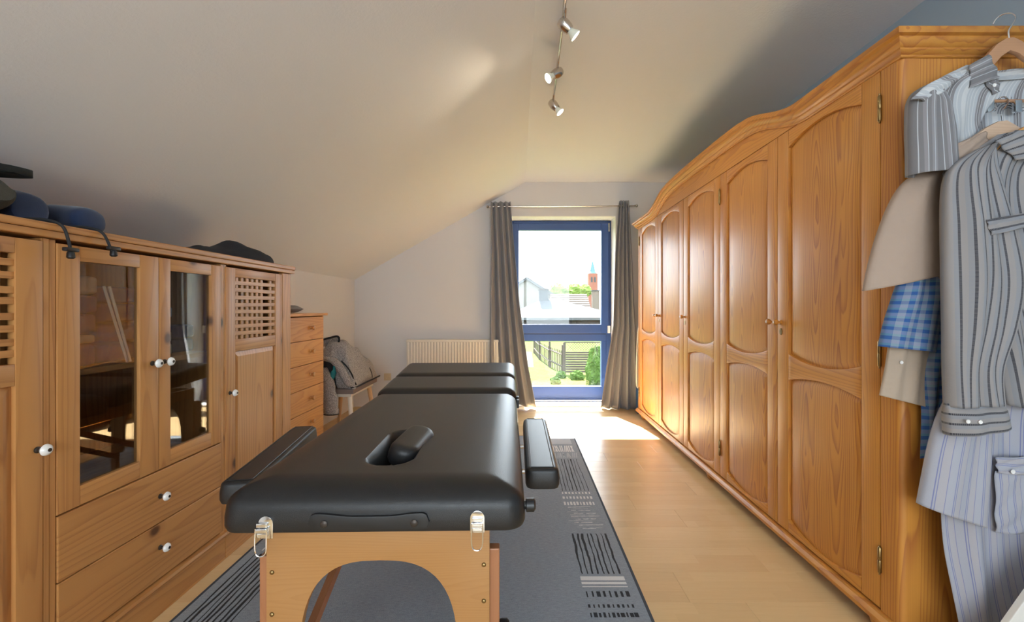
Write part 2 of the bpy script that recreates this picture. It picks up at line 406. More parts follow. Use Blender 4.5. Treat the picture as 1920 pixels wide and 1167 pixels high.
M['beige'] = plain('beige_cotton', srgb(161,141,126), 0.85, var=0.06, scale=12, bump=0.25, bscale=30, bdist=0.012)
M['cream_cotton'] = plain('cream_cotton', srgb(167,150,133), 0.85, var=0.06, scale=12, bump=0.25, bscale=30, bdist=0.012)
g1, g2, w1, w2 = srgb(112,110,112), srgb(131,128,131), srgb(174,178,183), srgb(195,196,197)
M['sh_white'] = stripes('white_grey_stripe_cotton', 0.105, [(0,w1),(.06,w2),(.08,w1),(.16,w2),(.19,w1),(.27,w2),(.30,w1),(.40,g2),(.46,w2),(.47,g1),(.53,w2),(.54,g2),(.62,w1),(.70,w2),(.73,w1),(.84,w2)])
M['sh_grey'] = stripes('grey_stripe_panel', 0.060, [(0,g1),(.16,w1),(.19,g1),(.33,g2),(.45,w1),(.48,g1),(.62,g2),(.74,w1),(.78,g2),(.88,g1)])
dk, lg, lb = srgb(26,28,40), srgb(142,137,136), srgb(130,132,138)
M['sh_dark'] = stripes('navy_stripe_weave', 0.0260, [(0,lg),(.40,lb),(.62,lb),(.76,dk),(.97,lg)], dashes=(0.0036,0.4), weave=0.05)
b1, b2, b3 = srgb(4,74,146), srgb(102,148,153), srgb(131,139,162)
M['sh_check'] = stripes('blue_green_check', 0.030, [(0,b1),(.45,b3),(.95,b1)], cross=(0.030, [(0,srgb(24,80,140)),(.36,b2),(.6,b3),(.95,b2)]))
q1, q2, q3 = srgb(160,162,173), srgb(114,120,160), srgb(164,162,169)
M['sh_pale'] = stripes('pale_blue_stripe_cotton', 0.038, [(0,q1),(.30,q2),(.35,q1),(.42,q2),(.46,q3),(.85,q2),(.88,q1)])
M['print'] = plain('charcoal_print_ink', srgb(84,84,92), 0.9)
M['button'] = plain('pearl_button', srgb(226,224,222), 0.25, coat=0.4)
M['dry_white'] = plain('white_coated_tube', (0.78,0.77,0.74), 0.4)
M['dry_blue'] = plain('blue_plastic_foot', srgb(24,70,120), 0.5)
M['panel_white'] = plain('white_board', (0.72,0.70,0.66), 0.5)
# outdoors
M['grass'] = plain('lawn', srgb(62,74,30), 0.95, var=0.45, scale=1.4, bump=0.6, bscale=6, bdist=0.2)
M['path'] = plain('pale_gravel', srgb(70,67,62), 0.95, var=0.2, scale=4)
M['fence'] = plain('weathered_fence_wood', srgb(69,63,58), 0.9, var=0.3, scale=8)
M['leaf'] = plain('hedge_leaf', srgb(63,84,39), 0.8, var=0.5, scale=5, bump=0.8, bscale=9, bdist=0.2)
M['tree'] = plain('tree_leaf', srgb(91,107,54), 0.85, var=0.4, scale=0.6)
M['trunk'] = plain('tree_bark', srgb(59,48,36), 0.9)
M['slate'] = plain('grey_fibre_roof', srgb(58,61,64), 0.8, var=0.12, scale=2)
M['roofpale'] = plain('pale_roof', srgb(72,73,75), 0.8, var=0.08)
M['rooftile'] = plain('weathered_roof_tile', srgb(91,83,77), 0.85, var=0.15)
M['house'] = plain('pale_render', srgb(98,95,91), 0.9)
M['darkwall'] = plain('dark_barn_board', srgb(52,47,44), 0.9, var=0.2)
M['brick'] = plain('church_brick', srgb(114,75,64), 0.9)
M['copper'] = plain('green_copper', srgb(75,102,107), 0.7)

for k_ in ('grass','path','fence','leaf','tree','slate','roofpale','rooftile','house','darkwall','brick','copper'):      # dull outdoor surfaces
    M[k_].node_tree.nodes['Principled BSDF'].inputs['Specular IOR Level'].default_value = 0.06
# ================================================================== the room
XL, XR, YE, YR, ZC, XK, ZK = -1.90, 1.92, 5.07, -2.20, 2.603, 0.08, 1.47
bm = BM(); box(bm, XL-.2, XR+.2, YR-.3, YE+.43, -.20, -.0085)
floor = struct('floor', bm, M['gap'])
pw = 0.195; y = 2.68 - 25*pw; row = 0; plank_cache = {}
while y < YE:
    y0, y1 = max(y, YR), min(y+pw, YE)
    x = XL - (0.0, 0.86, 0.43, 1.07)[row % 4]
    while x < XR:
        x0, x1 = max(x, XL), min(x+1.285, XR)
        if x1-x0 > 0.02 and y1-y0 > 0.01:
            key = (round(x1-x0, 4), round(y1-y0, 4))
            if key not in plank_cache:
                pb = BM(); box(pb, 0.0003, key[0]-.0003, 0.0003, key[1]-.0003, -.0085, 0.0, 0, 0.0007, 1)
                me = bpy.data.meshes.new('plank'); pb.to_mesh(me); pb.free(); me.materials.append(M['floor']); plank_cache[key] = me
            obj('plank', plank_cache[key], None, floor, loc=(x0, y0, 0))
        x += 1.285
    y += pw; row += 1
# end wall with the tall window opening
OX0, OX1, OZ1, YO = -0.12, 1.131, 2.213, 5.50
bm = BM()
sl = (ZC-ZK)/(XK-XL)
prism(bm, [(XL-.2, -.1), (OX0, -.1), (OX0, ZC+.2), (XK, ZC+.2), (XL-.2, ZK+.1)] if False else
      [(XL-.2, -.1), (OX0, -.1), (OX0, ZC+.15), (XL-.2, ZC+.15)], 'Y', YE, YO)
prism(bm, [(OX0, OZ1), (OX1, OZ1), (OX1, ZC+.15), (OX0, ZC+.15)], 'Y', YE, YO)
prism(bm, [(OX1, -.1), (XR+.2, -.1), (XR+.2, ZC+.15), (OX1, ZC+.15)], 'Y', YE, YO)
struct('wall_back', bm, M['wall'])
bm = BM()                                   # white plastered reveal and threshold
box(bm, OX0, OX0+.006, YE+.001, 5.30, .02, OZ1); box(bm, OX1-.006, OX1, YE+.001, 5.30, .02, OZ1)
box(bm, OX0, OX1, YE+.001, 5.30, OZ1-.006, OZ1); box(bm, OX0, OX1, YE-.015, 5.31, -.004, .020, 0, .003)
struct('trim_1', bm, M['white'])
bm = BM(); box(bm, XL-.2, XL, YR, YE, -.1, ZK+.12); struct('wall_left', bm, M['wall'])
bm = BM(); box(bm, XR, XR+.2, YR, YE, -.1, ZC+.15); struct('wall_right', bm, M['wall_blue'])
bm = BM()
prism(bm, [(XK, ZC), (XL-.2, ZK-sl*.2), (XL-.2, ZK-sl*.2+.25), (XK, ZC+.25)], 'Y', YR-.2, YE+.4)
prism(bm, [(XK, ZC), (XR+.2, ZC), (XR+.2, ZC+.25), (XK, ZC+.25)], 'Y', YR-.2, YE+.4)
struct('ceiling', bm, M['ceiling'])
bm = BM()                                   # rear wall behind the photographer, with an unseen window added for fill daylight
RX0, RX1, RZ0, RZ1 = -1.2, 1.6, 0.50, 2.30
box(bm, XL-.2, RX0, YR-.3, YR, -.1, ZC+.15); box(bm, RX1, XR+.2, YR-.3, YR, -.1, ZC+.15)
box(bm, RX0, RX1, YR-.3, YR, -.1, RZ0); box(bm, RX0, RX1, YR-.3, YR, RZ1, ZC+.15)
struct('wall_front', bm, M['wall'])
w2 = struct('added_fill_window', (lambda b: (box(b, RX0, RX0+.08, YR-.2, YR-.13, RZ0, RZ1), box(b, RX1-.08, RX1, YR-.2, YR-.13, RZ0, RZ1),
      box(b, RX0, RX1, YR-.2, YR-.13, RZ0, RZ0+.08), box(b, RX0, RX1, YR-.2, YR-.13, RZ1-.08, RZ1), box(b, .16, .24, YR-.2, YR-.13, RZ0, RZ1), b)[-1])(BM()), M['win_blue'])
bm = BM(); box(bm, RX0+.07, RX1-.07, YR-.17, YR-.165, RZ0+.07, RZ1-.07); obj('pane', bm, M['glass'], w2)
# ------------------------------------------------------------------ window_1: blue tilt window above, fixed light below
WX0, WX1, WZ0, WZ1, WY = -0.115, 1.126, 0.022, 2.206, 5.33
ZB0, ZB1 = 0.755, 0.945                     # the bars between the two lights
bm = BM(); t = .055
box(bm, WX0, WX0+t, WY, WY+.075, WZ0, WZ1, 0, .004); box(bm, WX1-t, WX1, WY, WY+.075, WZ0, WZ1, 0, .004)
box(bm, WX0+t, WX1-t, WY, WY+.075, WZ1-t, WZ1, 0, .004); box(bm, WX0+t, WX1-t, WY, WY+.075, WZ0, WZ0+.165, 0, .004)
box(bm, WX0+t, WX1-t, WY, WY+.075, .74, .86, 0, .004)
box(bm, WX0+t, WX0+.125, WY+.004, WY+.07, WZ0+.165, .74, 0, .004); box(bm, WX1-.115, WX1-t, WY+.004, WY+.07, WZ0+.165, .74, 0, .004)
win = struct('window_1', bm, M['win_blue'])
bm = BM(); s0 = .028                        # opening sash, standing proud of the frame
GX0, GX1, GZ0, GZ1 = 0.004, 1.006, 0.945, 2.09
box(bm, WX0+s0, GX0, WY-.022, WY+.05, .835, WZ1-.03, 0, .007); box(bm, GX1, WX1-s0, WY-.022, WY+.05, .835, WZ1-.03, 0, .007)
box(bm, GX0-.002, GX1+.002, WY-.022, WY+.05, .835, GZ0, 0, .007); box(bm, GX0-.002, GX1+.002, WY-.022, WY+.05, GZ1, WZ1-.03, 0, .007)
sash = obj('sash', bm, M['win_blue'], win)
bm = BM(); box(bm, GX0-.003, GX1+.003, WY+.018, WY+.024, GZ0-.003, GZ1+.003); obj('pane', bm, M['glass'], sash)
bm = BM(); box(bm, WX0+.12, WX1-.11, WY+.036, WY+.042, WZ0+.16, .745); obj('pane', bm, M['glass'], win)
bm = BM(); box(bm, WX0+.06, WX1-.06, WY-.008, WY+.002, .822, .834); obj('gasket_strip', bm, M['gasket'], win)
bm = BM(); lathe(bm, [(0,.0),(0,.009),(.05,.009),(.052,.011),(.10,.011),(.10,0)], (WX1-.028, WY-.03, 2.07), (0,0,1), 12); obj('hinge', bm, M['chrome'], sash, True)
bm = BM(); box(bm, WX1-.045, WX1-.012, WY-.036, WY-.02, .84, .93, 0, .004); obj('lower_hinge', bm, M['white'], sash)
# ------------------------------------------------------------------ radiator
rad = thing('radiator', 'cream ribbed panel radiator on the end wall below the curtain', 'radiator', (-0.75, 4.99, 0.12))
rx0, rx1, rz0, rz1, ry = -1.27, -0.20, .15, .785, 4.955
bm = BM(); n = 33; P = []
xs = np.linspace(rx0+.02, rx1-.02, n*8+1)
prof = [(x, ry + .006*(0.5+0.5*math.tanh(3*math.cos(2*PI*(x-rx0)/.0335)))) for x in xs]
grid(bm, [[(x, yy, z) for x, yy in prof] for z in (rz0+.02, rz1-.025)])
obj('ribbed_front', bm, M['radiator'], rad, 60)
obj('casing', rbox(rx0, rx1, ry+.008, 5.045, rz0, rz1-.012, .006), M['radiator'], rad)
bm = BM(); box(bm, rx0, rx1, ry-.002, 5.05, rz1-.028, rz1, 0, .005); obj('top_grille', bm, M['radiator'], rad)
bm = BM(); box(bm, rx0, rx1, ry-.002, ry+.012, rz0, rz0+.022, 0, .004); obj('lower_rim', bm, M['radiator'], rad)
for xx in (rx0+.15, rx1-.15):
    bm = BM(); box(bm, xx-.02, xx+.02, 5.04, YE-.001, .25, .6); obj('bracket', bm, M['radiator'], rad)
# ------------------------------------------------------------------ wall socket
so = thing('wall_socket', 'cream square wall socket beside the radiator', 'socket', at(727, 707, YE))
p = at(727, 707, YE)
obj('plate', rbox(p.x-.041, p.x+.041, YE-.010, YE, p.z-.041, p.z+.041, .004), M['socket'], so)
bm = BM(); lathe(bm, [(0,.031),(.004,.031),(.004,.021),(-.006,.019),(-.006,0)], (p.x, YE-.010, p.z), (0,-1,0), 24)
for dx in (-.009, .009): lathe(bm, [(0,.003),(.003,.003),(.003,0)], (p.x+dx, YE-.004, p.z), (0,-1,0), 8)
obj('insert', bm, M['socket'], so, True)
# ------------------------------------------------------------------ curtain rod and curtains
cr = thing('curtain_rod', 'thin metal curtain rod with ball ends above the window', 'rod', (0.5, YE, 2.30))
ya = 4.96; a, b_ = at(918, 388, ya), at(1190, 386, ya)
bm = BM(); tube(bm, [a, b_], .0075, 12); obj('pole', bm, M['chrome'], cr, True)
for q, d in ((a, -1), (b_, 1)):
    bm = BM(); lathe(bm, [(-.004,0),(-.004,.010),(.004,.010),(.008,.008),(.012,.015),(.022,.020),(.034,.015),(.040,0)], q, (d,0,0), 16); obj('finial', bm, M['chrome'], cr, True)
for xx in (a.x+.05, b_.x-.06):
    bm = BM(); tube(bm, [(xx, ya, a.z), (xx, YE, a.z)], .006, 8); lathe(bm, [(0,.02),(.006,.02),(.006,0)], (xx, YE, a.z), (0,-1,0), 14); obj('bracket', bm, M['chrome'], cr, True)
def curtain(label, top, bot, keysL, keysR, folds, amp, phase, Yc=4.955):
    """keys: (z fraction from the top, px) of both edges; pleats run down between them"""
    t = thing('curtain', label, 'curtain', at((keysL[-1][1]+keysR[-1][1])/2, bot, Yc), group=None)
    nz, nu = 60, folds*14; P = []; UV = []
    zt, zb = at(0, top, Yc).z, at(0, bot, Yc).z
    for i in range(nz+1):
        s = i/nz; z = zt + (zb-zt)*s
        l = np.interp(s, [k[0] for k in keysL], [k[1] for k in keysL]); r = np.interp(s, [k[0] for k in keysR], [k[1] for k in keysR])
        xl, xr = (l-VX)*Yc/F, (r-VX)*Yc/F
        A = amp*(0.75 + 0.5*s); row = []; uvr = []
        for j in range(nu+1):
            u = j/nu
            ph = 2*PI*folds*(u + .018*math.sin(5*u+3*s+phase)) + phase
            w = math.sin(ph) + .12*math.sin(2*ph + 1.6*s + 1.3) + .15*math.sin(0.5*ph+2*s)
            row.append((xl+(xr-xl)*u, Yc - A*w*(0.85+.15*math.sin(9*u+2)) , z + (.006*math.cos(ph) if i == 0 else 0) + (.01*math.sin(3*u+phase) if i == nz else 0)))
            uvr.append((u*0.9, -s*2.2))
        P.append(row); UV.append(uvr)
    bm = BM(); grid(bm, P, UV); solid(obj('cloth', bm, M['curtain'], t, True), .003)
    for k in range(folds*2):
        u = (k+.5)/(folds*2); l = keysL[0][1]; r = keysR[0][1]
        q = at(l+(r-l)*u, 387, ya)
        bm = BM(); n_ = 14; pts = [q + Vector((0, .017*math.cos(2*PI*i/n_), .017*math.sin(2*PI*i/n_))) for i in range(n_+1)]
        tube(bm, pts, .0035, 6, cap=False); obj('eyelet', bm, M['chrome'], t, True)
    return t
curtain('grey satin curtain on the left of the window, hem swept inwards', 379, 762,
        [(0,920),(.3,921),(.7,919),(1,919)], [(0,957),(.25,965),(.5,974),(.8,990),(1,1005)], 4, .034, .6)
curtain('grey satin curtain between the window and the wardrobe', 377, 766,
        [(0,1161),(.25,1153),(.6,1149),(.8,1136),(1,1125)], [(0,1179),(.25,1184),(.6,1190),(1,1195)], 4, .032, 2.4)
# ================================================================== wardrobe
XF = 1.255                                    # face of the doors
WYN, WYF = 1.435, 4.595                       # near and far sides
DT, DB = 1.975, 0.105                         # top and bottom of the doors
war = thing('wardrobe', 'long orange pine wardrobe with five panelled doors and arched cornice', 'wardrobe', (1.57, 3.0, 0))
def arch(y):                                  # how far the cornice rises above its ends
    d = abs(y-3.00)
    if d >= 1.10: return 0.0
    if d > 0.62:
        s = (1.10-d)/0.48; return 0.112*s*s*(3-2*s)
    return 0.112 + 0.018*math.sqrt(max(0, 1-(d/0.62)**2))
bm = BM(); box(bm, XF+.060, XR-.012, WYN+.001, WYN+.02, .10, 1.985)
obj('side_panel', bm, M['wrd_s'], war)
bm = BM(); box(bm, XF+.060, XR-.012, WYF-.02, WYF-.001, .10, 1.985); obj('side_panel', bm, M['wrd_s'], war)
bm = BM(); box(bm, XF+.022, XR-.012, WYN+.02, WYF-.02, 1.955, 1.975); obj('top_board', bm, M['wrd_h'], war)
bm = BM(); box(bm, XF+.022, XR-.012, WYN+.02, WYF-.02, .10, .12); obj('bottom_board', bm, M['wrd_h'], war)
bm = BM(); box(bm, XR-.012, XR-.004, WYN+.02, WYF-.02, .10, 1.96); obj('back_panel', bm, M['wrd_v'], war)
# rounded corner posts
for ya, yb, near in ((WYN, 1.514, True), (4.534, WYF, False)):
    bm = BM(); r = .022; pts = []
    if near: pts = [(XF+.022, yb), (XF, yb)] + [(XF+r-r*math.cos(a), ya+r-r*math.sin(a)) for a in np.linspace(0, PI/2, 7)] + [(XF+.06, ya), (XF+.06, yb)]
    else: pts = [(XF+.06, ya), (XF, ya)] + [(XF+r-r*math.cos(a), yb-r+r*math.sin(a)) for a in np.linspace(0, PI/2, 7)] + [(XF+.06, yb)]
    prism(bm, pts, 'Z', .10, 1.98); obj('corner_post', bm, M['wrd_v'], war, 30)
# frieze board under the arched cornice
ys = np.linspace(WYN+.002, WYF-.002, 121)
bm = BM(); prism(bm, [(ys[0], DT+.004), (ys[-1], DT+.004)] + [(yy, 1.990+arch(yy)) for yy in ys[::-1]], 'X', XF+.004, XF+.024)
obj('frieze', bm, M['wrd_h'], war)
# cornice: moulded profile carried along the arch with a return down the near side
prof = [(.000,.000),(.004,.004),(.004,.010),(.012,.014),(.018,.020),(.018,.026),(.026,.030),(.034,.040),(.037,.048),(.037,.052),(.048,.056),(.050,.060),(.050,.074),(.046,.078)]
bm = BM(); rows = []
base = 1.968
rows.append([(XR-.012, WYN-o, base+z) for o, z in prof] + [(XR-.012, WYN+.05, base+.078)])
ys2 = np.concatenate([[WYN+.03], np.linspace(1.60, 4.45, 110), [WYF-.03]])
rows.append([(XF-o, WYN-o, base+z) for o, z in prof] + [(XF+.05, WYN+.05, base+.078)])
for yy in ys2: rows.append([(XF-o, yy, base+z+arch(yy)) for o, z in prof] + [(XF+.05, yy, base+.078+arch(yy))])
rows.append([(XF-o, WYF+o, base+z) for o, z in prof] + [(XF+.05, WYF-.05, base+.078)])
rows.append([(XR-.012, WYF+o, base+z) for o, z in prof] + [(XR-.012, WYF-.05, base+.078)])
vs = grid(bm, rows)
bmesh.ops.recalc_face_normals(bm, faces=bm.faces[:])
co = obj('cornice', bm, [M['wrd_h']], war, 35); solid(co, .012, -1)
# base moulding
bm = BM()
bprof = [(-.0,.058),(.014,.058),(.020,.064),(.020,.078),(.014,.086),(.008,.090),(.006,.098),(-.01,.100)]
rows = [[(XR-.012, WYN-o, z) for o, z in bprof], [(XF-o, WYN-o, z) for o, z in bprof], [(XF-o, WYF+o, z) for o, z in bprof], [(XR-.012, WYF+o, z) for o, z in bprof]]
grid(bm, rows); bmesh.ops.recalc_face_normals(bm, faces=bm.faces[:])
solid(obj('base_moulding', bm, M['wrd_h'], war, 35), .012, -1)
foot_me = None
for yy in (1.56, 2.93, 4.50):
    for xx in (XF+.05, XR-.10):
        bm = BM(); lathe(bm, [(0,0),(0,.028),(.008,.036),(.030,.042),(.048,.038),(.056,.030),(.075,.030),(.075,0)], (xx, yy, 0), (0,0,1), 18)
        obj('bun_foot', bm, M['wrd_v'], war, True)
# doors
def arc_pts(y0, y1, zs, rise, n=18, rev=False):
    """curve from (y0, zs) to (y1, zs) rising by rise in the middle"""
    p = [(y0+(y1-y0)*t, zs + rise*(1-(2*t-1)**2)) for t in np.linspace(0, 1, n)]
    return p[::-1] if rev else p
DW = 0.6035
for i in range(5):
    y0 = 1.517 + i*DW + .0015; y1 = y0 + DW - .003
    st = .083; a0, a1 = y0+st, y1-st
    bm = BM(); b = .005; xb = XF+.022
    prism(bm, [(y0, DB), (a0, DB), (a0, DT), (y0, DT)], 'X', XF, xb, b, 0)
    prism(bm, [(a1, DB), (y1, DB), (y1, DT), (a1, DT)], 'X', XF, xb, b, 0)
    prism(bm, [(a0, DT), (a1, DT)] + arc_pts(a0, a1, 1.893, .045, rev=True), 'X', XF+.001, xb, .004, 1)
    prism(bm, arc_pts(a0, a1, .935, -.036) + arc_pts(a0, a1, .812, .028, rev=True), 'X', XF+.001, xb, .004, 1)
    prism(bm, arc_pts(a0, a1, .164, -.045) + [(a1, DB), (a0, DB)], 'X', XF+.001, xb, .004, 1)
    door = obj('door', bm, [M['wrd_v'], M['wrd_h']], war, 25)
    for zs0, r0, zs1, r1 in ((.935, -.036, 1.893, .045), (.164, -.045, .812, .028)):
        e = .004
        pts = arc_pts(a0-e, a1+e, zs0-e, r0) + arc_pts(a0-e, a1+e, zs1+e, r1, rev=True)
        bm = BM(); f = prism(bm, pts, 'X', XF+.014, xb+.002)
        bm.normal_update()
        bmesh.ops.inset_region(bm, faces=[f], thickness=.010, depth=0.0, use_even_offset=True)
        bmesh.ops.inset_region(bm, faces=[f], thickness=.020, depth=.0075, use_even_offset=True)
        obj('panel', bm, M['wrd_panel'], door, 30)
    far = i in (1, 2, 4); near = i in (0, 3)
    # knobs sit on far stile of doors 2, 3, 5 (counted from the far end) and on the near stile of 1, 4
def knob_w(y, key=True, dy=0):
    bm = BM(); lathe(bm, [(0,.010),(.004,.010),(.006,.005),(.016,.005),(.018,.012),(.026,.0145),(.034,.012),(.037,0)], (XF, y, 1.08), (-1,0,0), 16)
    return bm
doors = [o for o in war.children if o.name.startswith('door')]
def dn(i): return doors[i]
for i, edge in ((4, 'n'), (3, 'f'), (2, 'f'), (1, 'n'), (0, 'f')):      # i counts from the near end
    y0 = 1.517 + i*DW; y1 = y0 + DW
    y = y0+.030 if edge == 'n' else y1-.030
    if i == 1: y = y0 + .030
    obj('knob', knob_w(y), M['wrd_x'], dn(i), True)
    bm = BM(); lathe(bm, [(.036,0),(.0375,.006),(.038,0)], (XF, y, 1.08), (-1,0,0), 10); obj('knob_cap', bm, M['porcelain'], dn(i), True)
    if edge == 'f' or i == 1:
        if i != 1:
            bm = BM(); prism(bm, [(y+.010*math.cos(a), 1.035+.016*math.sin(a)) for a in np.linspace(0, 2*PI, 16, endpoint=False)], 'X', XF-.002, XF+.001)
            lathe(bm, [(0,.0035),(.0012,.0035),(.0012,0)], (XF-.002, y, 1.038), (-1,0,0), 8)
            obj('escutcheon', bm, M['brass'], dn(i))
for i, side, zz in ((0, 'n', 1.84), (0, 'n', .275), (0, 'n', .99), (2, 'n', 1.84), (2, 'n', .275), (4, 'f', 1.84), (4, 'f', .275)):
    y = 1.517 + i*DW - (.002 if side == 'n' else -DW)
    bm = BM(); lathe(bm, [(-.052,0),(-.050,.003),(-.046,.0025),(-.042,.006),(-.002,.006),(0,.005),(.002,.006),(.042,.006),(.046,.0025),(.050,.003),(.052,0)], (XF-.004, y, zz), (0,0,1), 10)
    obj('hinge', bm, M['brass'], dn(i), True)
# ================================================================== pine cabinets on the left
CX = -1.345; CB = -1.80                      # front plane and back
def pknob(parent, y, z, x=CX):
    bm = BM(); lathe(bm, [(0,.009),(.003,.009),(.005,.006),(.018,.006)], (x, y, z), (1,0,0), 12); k = obj('knob', bm, M['knob_eye'], parent, True)
    bm = BM(); lathe(bm, [(.016,0),(.016,.007),(.019,.013),(.025,.0165),(.031,.0145),(.035,.009),(.036,.006),(.035,0)], (x, y, z), (1,0,0), 20); obj('porcelain_ball', bm, M['porcelain'], k, True)
    bm = BM(); lathe(bm, [(.0345,.0055),(.0372,.0050),(.0375,0)], (x, y, z), (1,0,0), 12); obj('knob_eye', bm, M['knob_eye'], k, True)
def carcass(t, y0, y1, z1=1.347, post=0.0, zs=None):
    for a, b in ((y0, y0+.018), (y1-.018, y1)):
        bm = BM(); box(bm, CB, CX-.004, a, b, .0, z1, 0, .0015); obj('side_panel', bm, M['pine_s'], t)
    bm = BM(); box(bm, CB, CB+.008, y0+.018, y1-.018, .05, z1); obj('back_panel', bm, M['pine_v'], t)
    bm = BM(); box(bm, CB, CX-.03, y0+.018, y1-.018, .11, .128); obj('bottom_board', bm, M['pine_d'], t)
    bm = BM(); box(bm, CX-.02, CX+.006, y0, y1, .0, .112, 0, .003); pl = obj('plinth', bm, M['pine_h'], t)
    bm = BM(); prism(bm, [(CX-.01,.108),(CX+.014,.108),(CX+.016,.114),(CX+.012,.124),(CX-.01,.128)], 'Y', y0, y1); obj('plinth_moulding', bm, M['pine_h'], pl)
def lattice_door(t, y0, y1, knob_y, missing):
    z0, z1 = .134, 1.338; st = .068; a0, a1 = y0+st, y1-st; x0, x1 = CX-.022, CX
    bm = BM()
    prism(bm, [(y0,z0),(a0,z0),(a0,z1),(y0,z1)], 'X', x1, x0, .003, 0); prism(bm, [(a1,z0),(y1,z0),(y1,z1),(a1,z1)], 'X', x1, x0, .003, 0)
    for c, d in ((1.296, z1), (.940, .998), (z0, .215)): prism(bm, [(a0,c),(a1,c),(a1,d),(a0,d)], 'X', x1-.001, x0, .003, 1)
    door = obj('door', bm, [M['pine_v'], M['pine_h']], t, 30)
    bm = BM(); f = prism(bm, [(a0-.003,.212),(a1+.003,.212),(a1+.003,.943),(a0-.003,.943)], 'X', CX-.012, CX-.022); bm.normal_update()
    bmesh.ops.inset_region(bm, faces=[f], thickness=.004, depth=0); bmesh.ops.inset_region(bm, faces=[f], thickness=.035, depth=.007)
    obj('panel', bm, M['pine_v'], door)
    n = 8; rnd = random.Random(int(y0*100))
    for k in range(n):                        # slats lying across in front
        zc = .998 + (1.296-.998)*(k+.72)/(n+.45); tl = rnd.uniform(-.0045, .0045); w = .0095
        bm = BM(); prism(bm, [(a0-.002, zc-w-tl), (a1+.002, zc-w+tl), (a1+.002, zc+w+tl), (a0-.002, zc+w-tl)], 'X', CX-.004, CX-.012, .0015)
        obj('lattice_slat', bm, M['pine_h'], door)
    m = 8
    for k in range(m):                        # upright slats behind
        if k == missing: continue
        yc = a0 + (a1-a0)*(k+.72)/(m+.45)
        bm = BM(); box(bm, CX-.021, CX-.012, yc-.0105, yc+.0105, .996, 1.298, 0, .0015); obj('upright_slat', bm, M['pine_v'], door)
    pknob(door, knob_y, .752)
    return door
c1 = thing('lattice_cabinet', 'pine cabinet with lattice door cut off by the left edge, knob at right', 'cabinet', (-1.57, .95, 0), group='pine lattice cabinets')
carcass(c1, .670, 1.2545); lattice_door(c1, .700, 1.238, 1.222, 2)
bm = BM(); box(bm, CX-.02, CX-.002, 1.240, 1.2545, .13, 1.347); obj('edge_strip', bm, M['pine_v'], c1)
c3 = thing('lattice_cabinet', 'pine cabinet with lattice door next to the chest of drawers', 'cabinet', (-1.57, 2.29, 0), group='pine lattice cabinets')
carcass(c3, 2.000, 2.583); lattice_door(c3, 2.012, 2.492, 2.038, 6)
bm = BM(); box(bm, CX-.022, CX+.0, 2.495, 2.583, .13, 1.347, 0, .003); obj('end_post', bm, M['pine_v'], c3)
# display cabinet in the middle
c2 = thing('display_cabinet', 'pine cabinet with two glass doors above two wide drawers', 'cabinet', (-1.57, 1.63, 0))
carcass(c2, 1.2565, 1.998)
for a, b in ((1.2565, 1.274), (1.981, 1.998)):
    bm = BM(); box(bm, CX-.02, CX-.003, a, b, .13, 1.347, 0, .002); obj('edge_strip', bm, M['pine_v'], c2)
for zz in (.525, .935):
    bm = BM(); box(bm, CB+.008, CX-.035, 1.2745, 1.98, zz, zz+.02, 0, .002); obj('shelf', bm, M['pine_d'], c2)
for k, (y0, y1, gl, gr_) in enumerate(((1.276, 1.636, 1.343, 1.556), (1.639, 1.979, 1.692, 1.918))):
    z0, z1, gz0, gz1 = .542, 1.338, .602, 1.292; x0 = CX-.022
    bm = BM()
    prism(bm, [(y0,z0),(gl,z0),(gl,z1),(y0,z1)], 'X', CX, x0, .003, 0); prism(bm, [(gr_,z0),(y1,z0),(y1,z1),(gr_,z1)], 'X', CX, x0, .003, 0)
    prism(bm, [(gl,z0),(gr_,z0),(gr_,gz0),(gl,gz0)], 'X', CX-.001, x0, .003, 1); prism(bm, [(gl,gz1),(gr_,gz1),(gr_,z1),(gl,z1)], 'X', CX-.001, x0, .003, 1)
    d = obj('glass_door', bm, [M['pine_v'], M['pine_h']], c2, 30)
    bm = BM(); box(bm, CX-.016, CX-.012, gl-.004, gr_+.004, gz0-.004, gz1+.004); obj('pane', bm, M['cab_glass'], d)
    pknob(d, y1-.030 if k == 0 else y0+.022, .945)
for z0, z1, zk in ((.1345, .3405, .25), (.3435, .5375, .442)):
    bm = BM(); box(bm, CX-.022, CX+.001, 1.277, 1.978, z0, z1, 0, .003); d = obj('drawer', bm, M['pine_h'], c2)
    pknob(d, 1.640, zk, CX+.001)
top = thing('cabinet_top_board', 'long pine board lying across the three pine cabinets', 'board', (-1.57, 1.63, 1.348))
bm = BM(); box(bm, CB-.01, CX+.016, .660, 2.597, 1.349, 1.369, 0, .003); obj('lower_board', bm, M['pine_h'], top)
bm = BM(); box(bm, CB-.01, CX+.020, .656, 2.602, 1.3695, 1.391, 0, .004); obj('upper_board', bm, M['pine_h'], top)
